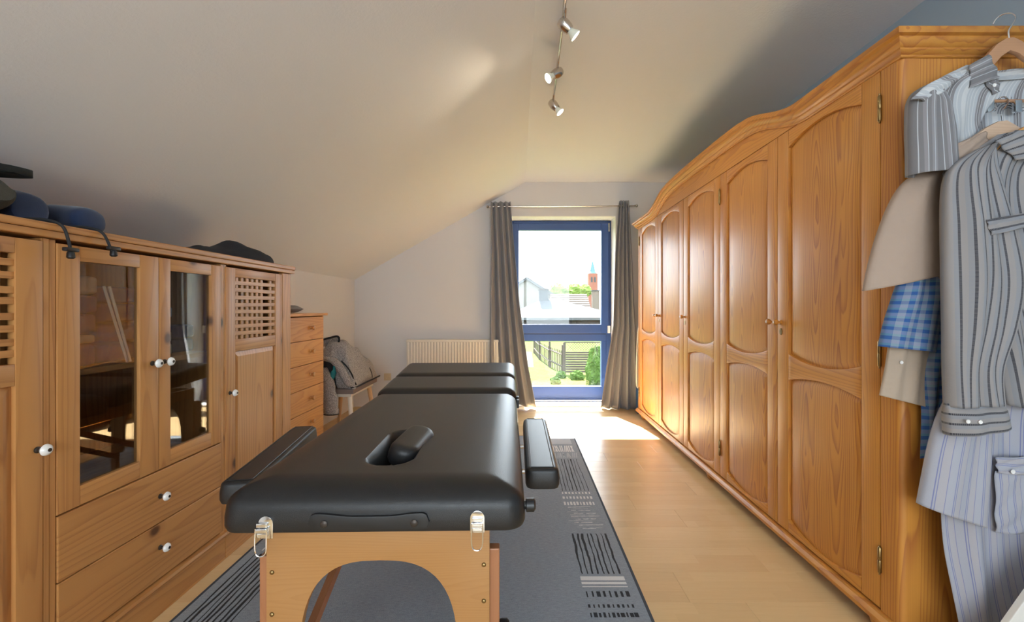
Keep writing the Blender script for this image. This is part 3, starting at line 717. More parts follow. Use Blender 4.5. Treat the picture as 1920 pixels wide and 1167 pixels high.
# ------------------------------------------------------------------ things kept inside the display cabinet
def folded(name, label, cat, x0, x1, y0, y1, z0, layers, mats, group=None):
    """a folded pile: rounded, slightly wavy layers"""
    t = thing(name, label, cat, ((x0+x1)/2, (y0+y1)/2, z0), group=group); z = z0
    for k, h in enumerate(layers):
        bm = BM(); dx = random.uniform(-.012,.012)
        box(bm, x0+dx, x1+dx*.6, y0+random.uniform(0,.01), y1-random.uniform(0,.01), z+.0005, z+h-.0005)
        bmesh.ops.subdivide_edges(bm, edges=bm.edges[:], cuts=3, use_grid_fill=True)
        o = obj('fold', bm, mats[k % len(mats)], t, True)
        m = o.modifiers.new('round', 'SUBSURF'); m.levels = 2; m.render_levels = 2
        z += h
    return t
folded('folded_bedding', 'folded mauve bedding on the shelf behind the left glass door', 'bedding', -1.72, -1.40, 1.285, 1.475, .956, [.075,.03,.07,.06,.065], [M['purple'], M['cream'], M['purple']])
folded('folded_towels', 'stack of royal blue folded towels behind the left glass door', 'towels', -1.74, -1.42, 1.482, 1.655, .956, [.07,.07,.07,.06], [M['navy']])
folded('folded_sheets', 'pale blue folded sheets behind the right glass door', 'bedding', -1.73, -1.42, 1.665, 1.81, .956, [.05,.05,.05,.05], [M['paleblue']])
folded('blue_bundle', 'royal blue bundle behind the right glass door', 'towels', -1.70, -1.45, 1.83, 1.965, .956, [.06,.06], [M['navy']])
for k in range(2):
    bm = BM(); tube(bm, [(-1.392, 1.468+.02*k, 1.222), (-1.384, 1.548+.012*k, .958)], .0042, 8)
    tag(obj('white_rod', bm, M['dry_white'], None, True), ('left of two thin white rods leaning behind the left glass door', 'right of two thin white rods leaning behind the left glass door')[k], 'rod', 'white rods in the display cabinet')
# ------------------------------------------------------------------ chest of drawers
ch = thing('chest_of_drawers', 'tall narrow light pine chest of drawers in front of the knee wall', 'chest of drawers', (-1.70, 3.0, 0))
hx = -1.50; hy0, hy1 = 2.63, 3.372
for a, b in ((hy0, hy0+.018), (hy1-.014, hy1)):
    bm = BM(); box(bm, XL+.01, hx-.004, a, b, 0, 1.088, 0, .002); obj('side_panel', bm, M['chest_v'], ch)
bm = BM(); box(bm, XL+.01, hx+.022, hy0-.015, hy1+.022, 1.089, 1.108, 0, .004); obj('top_board', bm, M['chest_h'], ch)
bm = BM(); box(bm, XL+.01, XL+.018, hy0+.018, hy1-.014, .05, 1.088); obj('back_panel', bm, M['chest_v'], ch)
bm = BM(); box(bm, hx-.03, hx-.008, hy0+.018, hy1-.014, .0, .064); obj('plinth', bm, M['chest_h'], ch)
for k in range(6):
    z1 = 1.082 - k*.1687; z0 = z1 - .1655
    bm = BM(); box(bm, hx-.020, hx, hy0+.006, hy1-.006, z0, z1, 0, .003); d = obj('drawer', bm, M['chest_h'], ch)
    bm = BM(); lathe(bm, [(0,.012),(.008,.009),(.014,.012),(.022,.017),(.030,.015),(.034,0)], (hx, 3.16, (z0+z1)/2+.005), (1,0,0), 16); obj('knob', bm, M['chest_v'], d, True)
def cushion(name, label, cat, cx, cy, z, sx, sy, h, mat):
    bm = BM(); P = []; n = 24
    for i in range(n+1):
        row = []
        for j in range(n+1):
            u, v = -1+2*i/n, -1+2*j/n
            e = max(0, (1-u**4))**.5*max(0, (1-v**4))**.5
            row.append((cx+u*sx*(1-.06*v*v), cy+v*sy*(1-.06*u*u), z + h*(.5+.5*e) + .004*math.sin(7*u+3*v)*e))
        P.append(row)
    grid(bm, P); P2 = [[(p[0], p[1], max(z+.001, z+h*.5-(p[2]-z-h*.5)*.98)) for p in r] for r in P]; grid(bm, P2)
    bmesh.ops.remove_doubles(bm, verts=bm.verts[:], dist=.0008); bmesh.ops.recalc_face_normals(bm, faces=bm.faces[:])
    return tag(obj(name, bm, mat, None, True), label, cat)
cushion('cushion', 'flat grey cushion lying on top of the chest of drawers', 'cushion', -1.70, 2.98, 1.108, .17, .17, .062, M['grey_pad'])
# ------------------------------------------------------------------ on top of the cabinets
ZT = 1.391
bm = BM(); P = []; UV = None                  # dark jeans thrown in a heap along the front edge
yk = [1.86,1.93,2.00,2.08,2.15,2.22,2.30,2.36,2.45,2.52,2.565]; hk = [.004,.022,.036,.046,.060,.092,.086,.064,.050,.034,.006]
ny, nx = 70, 26
for i in range(ny+1):
    yv = 1.86 + (2.565-1.86)*i/ny; hh = float(np.interp(yv, yk, hk)); row = []
    for j in range(nx+1):
        u = j/nx; ang = PI*u
        w = .13 + .02*math.sin(9*yv) ; xc = -1.50 + .012*math.sin(14*yv)
        if yv > 2.45: w *= 1-(yv-2.45)*4
        f = (math.sin(ang)**.55)*(1 + .13*math.sin(5*ang+11*yv) + .10*math.sin(23*yv+3*ang))
        row.append((xc - w*math.cos(ang), yv, ZT + max(.001, hh*f)))
    P.append(row)
grid(bm, P); grid(bm, [[(r[0][0]+(r[-1][0]-r[0][0])*j/4, r[0][1], ZT+.0006) for j in range(5)] for r in P])
jn = obj('jeans', bm, M['jeans'], None, True); tag(jn, 'crumpled dark jeans lying on the cabinet top above the right lattice door', 'jeans')
# neck pillow: a U of stuffed jersey with two drawcords hanging over the edge
npil = thing('neck_pillow', 'navy U-shaped travel neck pillow with black drawcords on the cabinets', 'neck pillow', (-1.55, 1.36, ZT))
keys = [(-1.405,1.262,.044,.040),(-1.415,1.262,.046,.044),(-1.47,1.262,.048,.050),(-1.56,1.264,.049,.052),(-1.64,1.295,.050,.049),(-1.665,1.365,.048,.048),(-1.63,1.432,.048,.046),(-1.55,1.462,.050,.050),(-1.47,1.452,.048,.047),(-1.42,1.440,.046,.043),(-1.400,1.437,.042,.036)]
K = smoothpath(keys, 60); bm = BM(); rows = []
for i in range(60):
    x, yv, r, hh = K[i]; tx, ty = (K[min(i+1,59)]-K[max(i-1,0)])[:2]; l = math.hypot(tx, ty); nx_, ny_ = -ty/l, tx/l
    end = math.sqrt(max(0.0, min(1, min(i, 59-i)/5.0)*(2-min(1, min(i, 59-i)/5.0)))) if min(i, 59-i) < 5 else 1
    end = max(end, .05)
    rows.append([(x+nx_*r*end*1.12*math.cos(a), yv+ny_*r*end*1.12*math.cos(a), ZT+.001+hh*(1+end*math.copysign(abs(math.sin(a))**.8, math.sin(a)))) for a in np.linspace(0, 2*PI, 24, endpoint=False)])
grid(bm, rows, close=True); bm.faces.new([v for v in bm.verts][:24][::-1]); bm.faces.new([v for v in bm.verts][-24:])
bmesh.ops.recalc_face_normals(bm, faces=bm.faces[:]); obj('cushion_body', bm, M['blue_felt'], npil, True)
for y0, z_end, sway in ((1.262, 1.306, .014), (1.385, 1.328, .026)):
    p = smoothpath([(-1.41, y0-.03, ZT+.008), (-1.365, y0-.008, ZT+.012), (-1.318, y0, ZT-.004), (-1.306, y0+sway*.6, ZT-.05), (-1.306, y0+sway, z_end)], 24)
    bm = BM(); tube(bm, p, .0042, 8); cd = obj('drawcord', bm, M['cord'], npil, True)
    q = Vector((-1.306, y0+sway, z_end+.012)); bm = BM()
    box(bm, q.x-.008, q.x+.008, q.y-.019, q.y+.019, q.z-.005, q.z+.007, 0, .004); lathe(bm, [(0,.004),(.006,.009),(.020,.010),(.024,.006),(.024,0)], q+Vector((0,0,-.002)), (0,0,-1), 12)
    obj('toggle', bm, M['black_plastic'], cd, True)
# rolled fleece and cap at the far left
bm = BM(); rows = []
for i in range(30):
    s = i/29; x = -1.335 - .27*s; e = math.sin(PI*min(max(s, .02), .98))**.35
    rows.append([(x, 1.128+.088*e*math.cos(a)*(1+.03*math.sin(3*a)), ZT+.002+.056*(1+e*math.sin(a))+.006*math.sin(6*a)*e*(1 if math.sin(a)>0 else 0)) for a in np.linspace(0, 2*PI, 28, endpoint=False)])
grid(bm, rows, close=True); bm.faces.new([v for v in bm.verts][:28][::-1]); bm.faces.new([v for v in bm.verts][-28:]); bmesh.ops.recalc_face_normals(bm, faces=bm.faces[:])
tag(obj('rolled_fleece', bm, M['olive'], None, True), 'rolled dark olive fleece beside the neck pillow at the left edge', 'fleece')
cap = thing('cap', 'black peaked cap lying on the rolled olive fleece', 'cap', (-1.53, 1.09, ZT+.11))
bm = BM(); rows = []
for i in range(14):
    a = PI/2*i/13; rows.append([(-1.53+.085*math.cos(a)*math.cos(b), 1.115+.095*math.cos(a)*math.sin(b), ZT+.118+.085*math.sin(a)**1.2) for b in np.linspace(0, 2*PI, 28, endpoint=False)])
grid(bm, rows, close=True); obj('crown', bm, M['cap'], cap, True)
bm = BM(); P = []
for i in range(17):
    v = -1+2*i/16
    row = []
    for j in range(9):
        u = j/8; yb = 1.115+.085*math.sqrt(max(0, 1-(v*.95)**2)); L_ = .135*(1-abs(v)**2.6)**.5 if abs(v) < 1 else 0
        row.append((-1.50+v*.082, yb+L_*u, ZT+.152+.012*u - .018*v*v))
    P.append(row)
grid(bm, P); solid(obj('peak', bm, M['cap'], cap, True), .022)
# ================================================================== massage table
tb = thing('massage_table', 'black leatherette massage table with beech legs in the middle of the room', 'massage table', (-0.335, 1.0, 0), math.radians(1.2), local=True)
def pad_mesh(hw, y0, y1, zt, zb, r, plan_r, hole=None, step=.0075, sag=.004):
    """stuffed pad: rounded upper rim, rounded plan corners, optional face opening"""
    yc, hl = (y0+y1)/2, (y1-y0)/2
    def axis(h):
        n = int(2*h/step); base = list(np.linspace(-h, h, n+1))
        extra = [s*(h-d) for s in (-1, 1) for d in (.001, .003, .006, .010)]
        return sorted(set([round(v, 5) for v in base+extra]))
    xs, ys = axis(hw), axis(hl); P = []
    def rr(x, y):                              # pull corner vertices onto the rounded plan
        qx, qy = abs(x)-(hw-plan_r), abs(y)-(hl-plan_r)
        if qx > 0 and qy > 0:
            d = math.hypot(qx, qy)
            m_ = max(qx, qy)
            k = m_/d
            return math.copysign(hw-plan_r+qx*k, x), math.copysign(hl-plan_r+qy*k, y), plan_r-m_
        return x, y, min(hw-abs(x), hl-abs(y))
    for y in ys:
        row = []
        for x in xs:
            X, Y, d = rr(x, y)
            rl = r*(1.75 if hole else 1.25); t = min(d/rl, 1.0); z = zt - r*.95*(1-math.sqrt(max(0, 1-(1-t)**2.2)))
            z -= sag*(1-t)
            if hole:
                hx, hy, ha, hb = hole
                dx, dy = (X-hx), (Y+yc-hy)
                e = max(abs(dy)-(hb-ha), 0); dist = math.hypot(dx, e)-ha
                if dist < .012: z -= .070*(1-sstep(-.022, .012, dist)) 
            row.append((X, Y+yc, z))
        P.append(row)
    bm = BM(); vs = grid(bm, P)
    rim = [vs[0][j] for j in range(len(xs))] + [vs[i][-1] for i in range(1, len(ys))] + [vs[-1][j] for j in range(len(xs)-2, -1, -1)] + [vs[i][0] for i in range(len(ys)-2, 0, -1)]
    prev = rim
    for dz, ins in ((.35, -.002), (.75, -.002), (.95, .001), (1.0, .006)):
        ring = []
        for v in rim:
            z = v.co.z + (zb-v.co.z)*dz; k = 1-ins/hw
            ring.append(bm.verts.new((v.co.x*k, yc+(v.co.y-yc)*(1-ins/hl), z)))
        for i in range(len(rim)):
            j = (i+1) % len(rim); bm.faces.new((prev[i], prev[j], ring[j], ring[i]))
        prev = ring
    bm.faces.new(prev); bmesh.ops.recalc_face_normals(bm, faces=bm.faces[:])
    return bm
HW = .350
def tilt(bm, y, z, ang):
    bmesh.ops.transform(bm, matrix=Matrix.Translation((0,y,z)) @ Matrix.Rotation(ang, 4, 'X') @ Matrix.Translation((0,-y,-z)), verts=bm.verts)
    return bm
main = obj('main_pad', pad_mesh(HW, 0, 1.166, .737, .634, .052, .045, hole=(-.012, .312, .056, .158)), M['leather'], tb, True)
A2 = math.radians(4.6)
obj('middle_pad', tilt(pad_mesh(HW, 1.172, 1.500, .741, .650, .040, .045), 1.172, .70, A2), M['leather'], tb, True)
obj('head_pad', tilt(pad_mesh(HW, 1.506, 1.875, .741, .650, .040, .045), 1.172, .70, A2), M['leather'], tb, True)
# plug of the face opening, lying tipped in the hole
bm = pad_mesh(.045, -.105, .105, .030, -.028, .022, .044, step=.006, sag=0)
bmesh.ops.transform(bm, matrix=Matrix.Translation((.016, .345, .728)) @ Matrix.Rotation(math.radians(-7), 4, 'Z') @ Matrix.Rotation(math.radians(14), 4, 'Y') @ Matrix.Rotation(math.radians(4), 4, 'X'), verts=bm.verts)
obj('face_plug', bm, M['leather'], tb, True)
# arm pads on their brackets
def armpad(cx, y0, L, zt, rot, w=.049):
    bm = pad_mesh(w, 0, L, 0, -.062, .014, .022, step=.01, sag=.0)
    bmesh.ops.transform(bm, matrix=Matrix.Translation((cx, y0, zt)) @ Matrix.Rotation(rot, 4, 'Z'), verts=bm.verts)
    p = obj('arm_pad', bm, M['leather'], tb, True)
    # stitched seam around the upper face
    q = [(-w+.016, .016, .0005), (w-.016, .016, .0005), (w-.016, L-.016, .0005), (-w+.016, L-.016, .0005), (-w+.016, .016, .0005)]
    mt = Matrix.Translation((cx, y0, zt)) @ Matrix.Rotation(rot, 4, 'Z')
    bm = BM()
    for a, b in zip(q, q[1:]): tube(bm, [mt @ Vector(a), mt @ Vector(b)], .0012, 5)
    obj('seam', bm, M['black_plastic'], p)
    s = 1 if cx > 0 else -1
    for yy in (.17, L-.17):
        bm = BM(); a = mt @ Vector((-s*.03, yy, -.058)); tube(bm, [a + Vector((s*.02, 0, -.006)), a + Vector((0,0,-.012)), Vector((s*.300, a.y, .600))], .008, 8); obj('arm_bracket', bm, M['chrome'], p, True)
armpad(.4135, .285, .60, .672, math.radians(-1.0))
armpad(-.437, .215, .585, .668, math.radians(8.0))
# beech frame: side rails, cross rails and the arched end panels
for s in (-1, 1):
    bm = BM(); box(bm, s*.248-.011, s*.248+.011, .064, 1.80, .574, .633, 0, .002); obj('side_rail', bm, M['beech'], tb)
for yy in (.75, 1.14, 1.80):
    bm = BM(); box(bm, -.237, .237, yy, yy+.022, .578, .633, 0, .002); obj('cross_rail', bm, M['beech'], tb)
def end_panel(y):
    bm = BM(); x0, x1 = -.2635, .2665; zt, zb = .6335, .22
    il, ir, it = -.185, .190, .545
    pts = [(x0, zt), (x0, zb), (il-.012, zb)]
    n = 28                                    # superellipse arch
    for k in range(n+1):
        a = PI - PI*k/n; cx, rx = (il+ir)/2, (ir-il)/2; cz, rz = .30, it-.30
        ca, sa = math.cos(a), math.sin(a)
        pts.append((cx+rx*math.copysign(abs(ca)**.72, ca)*(1), cz+rz*abs(sa)**.72))
    pts += [(ir+.012, zb), (x1, zb), (x1, zt)]
    prism(bm, pts, 'Y', y, y+.018, .0015)
    e = obj('end_panel', bm, M['beech'], tb, 30)
    return e
for y, near in ((.045, True), (1.80, False)):
    e = end_panel(y)
    if near:
        for sx, zs in ((-.250, (.520, .420, .300)), (.253, (.532, .445, .353, .26))):
            for z in zs:
                bm = BM(); lathe(bm, [(0,.0055),(.0015,.0052),(.003,.0035),(.0036,0)], (sx, y, z), (0,-1,0), 12); obj('screw', bm, M['brass'], e, True)
    for s in (-1, 1):                         # telescopic legs
        xo = .2735*s; bm = BM(); w = .0165
        box(bm, xo-w, xo+w, y+.0185, y+.046, .012, .548 if s < 0 else .560, 0, .003); l = obj('leg', bm, M['beech_red'], tb)
        bm = BM(); box(bm, xo-w-.003, xo+w+.003, y+.0165, y+.048, .0065 if near else 0.0065, .03, 0, .004); obj('foot_cap', bm, M['black_plastic'], l)
        bm = BM(); lathe(bm, [(0,.016),(.006,.018),(.018,.018),(.024,.012),(.024,0)], (xo+s*w, y+.032, .36), (s,0,0), 14); obj('height_knob', bm, M['black_plastic'], l, True)
    for s in (-1, 1):                         # braces from the legs up to the middle of the table
        y0_, y1_ = (.075, .93) if near else (1.79, 1.02)
        bm = BM(); a, b_ = Vector((s*.238, y0_, .20)), Vector((s*.205, y1_, .600)); d = (b_-a).normalized(); sd = Vector((1,0,0)); up = d.cross(sd).normalized()
        rows = [[p + sd*cx*.0105 + up*cz*.014 for cx, cz in ((-1,-1),(1,-1),(1,1),(-1,1))] for p in (a, b_)]
        vv = grid(bm, rows, close=True); bm.faces.new(vv[0][::-1]); bm.faces.new(vv[1]); bmesh.ops.recalc_face_normals(bm, faces=bm.faces[:]); obj('brace', bm, M['beech_red'], tb)
# carrying handle
bm = BM(); n = 40; up, lo = [], []
for k in range(n+1):
    u = -1+2*k/n; x = -.005+.137*u
    e = math.sqrt(max(0, 1-max(0, (abs(u)-.88)/.12)**2)); hh = (.0135+.0065*sstep(.25, .85, abs(u)))*e
    up.append((x, .662+hh)); lo.append((x, .661-.0165*e))
prism(bm, up + lo[::-1][1:-1], 'Y', -.0085, -.0015, .002); h = obj('carry_handle', bm, M['black_plastic'], tb, 40)
for sx in (-.105, .098):
    bm = BM(); lathe(bm, [(0,.0085),(.002,.0085),(.004,.006),(.0045,0)], (sx, -.0085, .660), (0,-1,0), 14); obj('bolt', bm, M['knob_eye'], h, True)
# toggle latches with wire loops
def latch(x, z, swing):
    bm = BM()
    prism(bm, [(x+.0165*math.cos(a), z+.012+.0165*math.sin(a)) for a in np.linspace(0, PI, 10)] + [(x-.0165, z-.022), (x+.0165, z-.022)], 'Y', -.0045, -.0015, .001)
    l = obj('latch', bm, M['polished'], tb, 40)
    bm = BM(); ang = swing
    for k, (w, zz, yy) in enumerate(((.012, .010, .008), (.013, -.001, .011), (.012, -.012, .008))):
        box(bm, x-w+ang, x+w+ang, -yy-.003, -.0045, z+zz-.005, z+zz+.005, 0, .002)
    obj('latch_lever', bm, M['polished'], l, 40)
    bm = BM(); xx = x+ang
    p = smoothpath([(xx-.0125,-.012,z+.004),(xx-.0128,-.014,z-.02),(xx-.0120,-.014,z-.045),(xx-.006,-.014,z-.056),(xx+.006,-.014,z-.056),(xx+.0120,-.014,z-.045),(xx+.0128,-.014,z-.02),(xx+.0125,-.012,z+.004)], 30)
    tube(bm, p, .0016, 7); obj('wire_loop', bm, M['polished'], l, True)
latch(-.238, .648, -.006); latch(.241, .656, 0.0)
bm = BM(); lathe(bm, [(0,.010),(.008,.010),(.010,.016),(.028,.016),(.032,.010),(.032,0)], (.346, .06, .668), (1,0,0), 14); obj('side_knob', bm, M['black_plastic'], tb, True)
for yy in (1.13, 1.21):
    bm = BM(); box(bm, .349, .362, yy-.012, yy+.012, .66, .70, 0, .003); obj('side_catch', bm, M['black_plastic'], tb)
# ================================================================== rug
RG = (-1.272, 0.497, 1.46, 3.905)
rug = thing('rug', 'grey blue rug with woven dash and line bands under the massage table', 'rug', (-.39, 2.7, 0))
bm = BM(); box(bm, RG[0]+.012, RG[1]-.012, RG[2]+.012, RG[3]-.012, .0005, .0062, 0, .002); obj('pile', bm, M['rug'], rug)
bm = BM()
for a in ((RG[0],RG[0]+.0125,RG[2],RG[3]), (RG[1]-.0125,RG[1],RG[2],RG[3]), (RG[0]+.0125,RG[1]-.0125,RG[2],RG[2]+.0125), (RG[0]+.0125,RG[1]-.0125,RG[3]-.0125,RG[3])): box(bm, *a, .0005, .0060, 0, .002)
obj('binding', bm, M['rug_edge'], rug)
Yc = lambda c: 943.0/(810+c*.306-577)
zp = .0064
def quad(bm, pts, z=zp): bm.faces.new([bm.verts.new((p[0], p[1], z)) for p in pts]).normal_update()
bands = {k: BM() for k in ('dark', 'light', 'mid')}
R_ = random.Random(3)
def wavy(bm, x, y0, y1, w):
    n = 14; pts = []; off = 0; ww = w
    L_, Rr = [], []
    for k in range(n+1):
        y = y0+(y1-y0)*k/n; off += R_.uniform(-.0028,.0028); off *= .8; ww = min(max(ww+R_.uniform(-.0018,.0020), w*.55), w*2.3)
        L_.append((x+off-ww/2, y)); Rr.append((x+off+ww/2, y))
    for k in range(n): quad(bm, [L_[k], Rr[k], Rr[k+1], L_[k+1]])
def dashes(bm, x0, x1, y0, y1, n, wmin=.004, wmax=.012, lean=0):
    for k in range(n):
        x = x0+(x1-x0)*(k+.5)/n; w = R_.uniform(wmin, wmax); h0, h1 = R_.uniform(0,.1)*(y1-y0), R_.uniform(0,.1)*(y1-y0)
        quad(bm, [(x-w/2, y0+h0), (x+w/2, y0+h0), (x+w/2+lean, y1-h1), (x-w/2+lean, y1-h1)])
def band(x0, x1, flip):
    D, L_, Md = bands['dark'], bands['light'], bands['mid']
    quad(Md, [(x0, Yc(80)), (x1, Yc(80)), (x1, Yc(42)), (x0, Yc(42))])
    for k in range(13):                                   # tall light dashes, some leaning
        x = x0+(x1-x0)*(k+.5)/13; ln = R_.choice((-.014,0,0,.014)); quad(L_, [(x-.004, Yc(128)), (x+.004, Yc(128)), (x+.004+ln, Yc(90)), (x-.004+ln, Yc(90))])
        x += .003; ln = R_.choice((-.012,0,.012)); quad(Md, [(x-.004, Yc(165)), (x+.004, Yc(165)), (x+.004+ln, Yc(134)), (x-.004+ln, Yc(134))])
    for k in range(8): wavy(D, x0+(x1-x0)*(k+.5)/8, Yc(368), Yc(172), .0055)
    dashes(L_, x0, x1, Yc(388), Yc(376), 9, .007, .014); dashes(L_, x0, x1, Yc(418), Yc(402), 9, .007, .013); dashes(L_, x0, x1, Yc(458), Yc(435), 10, .006, .017)
    for k in range(15):                                   # light scribble across
        y = Yc(470+ (600-470)*k/14.0); n = 8; dy = R_.uniform(-.010,.010); e0, e1 = R_.uniform(0,.05), R_.uniform(0,.06)
        for j in range(n):
            if R_.random() < .16: continue
            xa, xb = x0+e0+(x1-x0-e0-e1)*j/n, x0+e0+(x1-x0-e0-e1)*(j+1)/n; ya, yb = y+dy*j/n, y+dy*(j+1)/n; w = R_.uniform(.003,.0065)
            quad(Md if k % 2 else L_, [(xa, ya-w/2), (xb, yb-w/2), (xb, yb+w/2), (xa, ya+w/2)])
    for k in range(8): wavy(D, x0+(x1-x0)*(k+.5)/8, Yc(880), Yc(632), .0065)
    for c0, c1 in ((896, 921), (930, 945), (956, 962)): quad(L_, [(x0, Yc(c1)), (x1, Yc(c1)), (x1, Yc(c0)), (x0, Yc(c0))])
    for c0, c1, n in ((985, 1025, 8), (1068, 1090, 10), (1118, 1150, 11)): dashes(D, x0, x1, Yc(c1), Yc(c0), n, .005, .016)
band(.262, .448, False)
X0, X1 = -1.225, -1.035                                   # the band along the other side
for k in range(9): wavy(bands['dark'], X0+(X1-X0)*(k+.5)/9, 1.50, 2.03, .008)
for y0, y1 in ((2.055, 2.085), (2.125, 2.155), (2.19, 2.22)): dashes(bands['light'], X0+.01, X1, y0, y1, 9, .005, .010)
for k in range(9): wavy(bands['dark'], X0+(X1-X0)*(k+.5)/9, 2.75, 3.35, .006)
for k, nm in (('dark', 'dark_yarn_pattern'), ('light', 'pale_yarn_pattern'), ('mid', 'grey_yarn_pattern')):
    o = obj(nm, bands[k], M['rug_'+k], rug, kind='stuff')
# ================================================================== bench stool with jacket
sx0, sx1, sy0, sy1, sz = -1.80, -1.412, 3.745, 4.375, .452
stl = thing('bench_stool', 'small white bench with taupe seat pad in the corner below the slope', 'bench', ((sx0+sx1)/2, (sy0+sy1)/2, 0))
bm = BM(); box(bm, sx0, sx1, sy0, sy1, sz-.046, sz, 0, .012, 3); obj('seat_pad', bm, M['stool_pad'], stl, 40)
bm = BM(); box(bm, sx0+.03, sx1-.03, sy0+.03, sy1-.03, sz-.075, sz-.0465, 0, .004); obj('seat_frame', bm, M['stool_white'], stl)
for ix, x in ((-1, sx0+.06), (1, sx1-.06)):
    for iy, y in ((-1, sy0+.07), (1, sy1-.07)):
        bm = BM(); tube(bm, [(x+ix*.045, y+iy*.045, 0), (x, y, sz-.072)], [.014, .022], 12)
        obj('leg', bm, M['stool_white'] if iy < 0 else M['stool_leg'], stl, True)
jk = thing('jacket', 'grey melange fleece jacket with black trim thrown over the white bench', 'jacket', (-1.6, 4.05, sz))
bm = BM(); P = []; ny, nx = 56, 48
def jh(x, y):
    u = (y-3.73)/(4.40-3.73); ridge = -1.64 + .16*u
    top = float(np.interp(u, [0,.08,.2,.35,.5,.65,.8,.92,1.0], [.24,.36,.40,.38,.335,.27,.19,.115,.04]))
    dx = (x-ridge)/(.235 if x > ridge else .26)
    f = max(0.0, 1-abs(dx)**2.2)**.62
    if x > ridge: f = max(f, .16*max(0, (-1.398-x)/(-1.398-ridge))**.3)
    f *= max(sstep(0, .07, u), 1-sstep(-1.60, -1.54, x))
    f *= min(1.0, max(0.0, (-1.398-x)/.09))**.5
    w = .018*math.sin(17*x+9*y)+.014*math.sin(29*y-11*x)+.010*math.sin(41*x+23*y)
    return max(.002, top*f + w*min(1, f*2))
for i in range(ny+1):
    y = 3.735 + (4.405-3.735)*i/ny; row = []
    for j in range(nx+1):
        x = -1.885 + (-1.398+1.885)*j/nx; x -= .03*math.sin(PI*(1-i/ny))*0
        row.append((x, y - .0, sz+.001+jh(x, y)))
    P.append(row)
grid(bm, P); body = obj('body', bm, M['melange'], jk, True); solid(body, .006, -1)
# near opening: the jacket's front falls forward, black lining and a strip of teal inside
bm = BM(); P = []
for i in range(26):
    s = i/25; row = []
    for j in range(22):
        u = j/21; x = -1.83 + .275*u
        z = sz + (jh(x, 3.738))*(1-s)+.004
        row.append((x, 3.737 - .035*math.sin(PI*s) - .004*math.sin(20*u), z))
    P.append(row)
grid(bm, P); obj('lining', bm, M['jacket_black'], jk, True)
bm = BM(); tube(bm, smoothpath([at(627, 687, 3.69), at(626, 697, 3.685), at(621, 712, 3.68), at(617, 722, 3.68)], 12), [.012]*4+[.022]*4+[.012]*4, 10); obj('teal_facing', bm, M['teal'], jk, True)
bm = BM(); tube(bm, smoothpath([at(640, 677, 3.73), at(652, 690, 3.74), at(660, 703, 3.77), at(664, 715, 3.79), at(668, 722, 3.78)], 20), .006, 8); obj('pocket_zip', bm, M['jacket_black'], jk, True)
bm = BM(); tube(bm, smoothpath([(-1.43, 3.735, sz+.012), (-1.402, 3.80, sz+.010), (-1.396, 4.0, sz+.012), (-1.396, 4.2, sz+.010), (-1.396, 4.40, sz+.012)], 24), .007, 8); obj('hem_trim', bm, M['jacket_black'], jk, True)
bm = BM(); tube(bm, smoothpath([at(693, 690, 4.15), at(697, 700, 4.12), at(698, 708, 4.08)], 12), .004, 8); obj('seam', bm, M['jacket_black'], jk, True)
# front edge roll facing the room
bm = BM(); tube(bm, smoothpath([at(606, 672, 3.72), at(624, 676, 3.71), at(637, 690, 3.71), at(646, 706, 3.715), at(652, 718, 3.72), at(658, 722, 3.74)], 26), [.022+.012*math.sin(PI*k/25) for k in range(26)], 12); obj('front_edge', bm, M['melange'], jk, True)
# stand-up collar at the top
bm = BM(); P = []
for i in range(8):
    s = i/7
    P.append([at(604+30*u + 3*s, 650-15*s+4*u*(1-s)-3*u, 3.84+.05*math.sin(PI*u)+.01*s) for u in np.linspace(0, 1, 14)])
grid(bm, P); solid(obj('collar', bm, M['melange'], jk, True), .010)
bm = BM(); tube(bm, smoothpath([at(603, 638, 3.84), at(618, 634, 3.86), at(632, 631, 3.85), at(636, 636, 3.84), at(635, 642, 3.84)], 20), .009, 8); obj('collar_trim', bm, M['jacket_black'], jk, True)
# sleeve hanging down in front of the bench
K = smoothpath([(600, 690, 3.70, .045), (610, 712, 3.66, .052), (615, 738, 3.65, .056), (619, 762, 3.65, .054), (621, 776, 3.65, .050)], 26)
bm = BM(); rows = []
for k, (a, b_, c, r) in enumerate(K):
    p = at(a, b_, c); rows.append([(p.x+r*(1.15+.08*math.sin(k*.9+2*t))*math.cos(t), p.y+r*.6*math.sin(t), p.z) for t in np.linspace(0, 2*PI, 18, endpoint=False)])
grid(bm, rows, close=True); solid(obj('sleeve', bm, M['melange'], jk, True), .005, -1)
bm = BM(); p = at(621, 777, 3.65); n = 20
tube(bm, [(p.x+.060*math.cos(2*PI*k/n), p.y+.032*math.sin(2*PI*k/n), p.z) for k in range(n+1)], .005, 6, cap=False); obj('cuff_trim', bm, M['jacket_black'], jk, True)
# ================================================================== ceiling spot rail
lamp = thing('spot_rail', 'chrome ceiling rail lamp with three lit swivelling spotlights', 'ceiling lamp', (.21, 2.2, ZC))
zr = 2.535
bm = BM(); tube(bm, [(.197, 1.50, zr), (.2176, 2.23, zr), (.223, 2.476, zr), (.231, 2.90, zr)], .0075, 10); obj('rail', bm, M['chrome'], lamp, True)
bm = BM(); lathe(bm, [(0,.05),(.012,.05),(.022,.042),(.024,0)], (.205, 1.72, ZC), (0,0,-1), 24); obj('ceiling_rose', bm, M['chrome'], lamp, True)
bm = BM(); tube(bm, [(.205, 1.72, ZC-.02), (.205, 1.72, zr)], .009, 10); obj('stem', bm, M['chrome'], lamp, True)
bm = BM(); tube(bm, [(.2275, 2.72, ZC), (.2275, 2.72, zr)], .006, 10); lathe(bm, [(0,.014),(.004,.014),(.004,0)], (.2275, 2.72, ZC), (0,0,-1), 14); obj('stem', bm, M['chrome'], lamp, True)
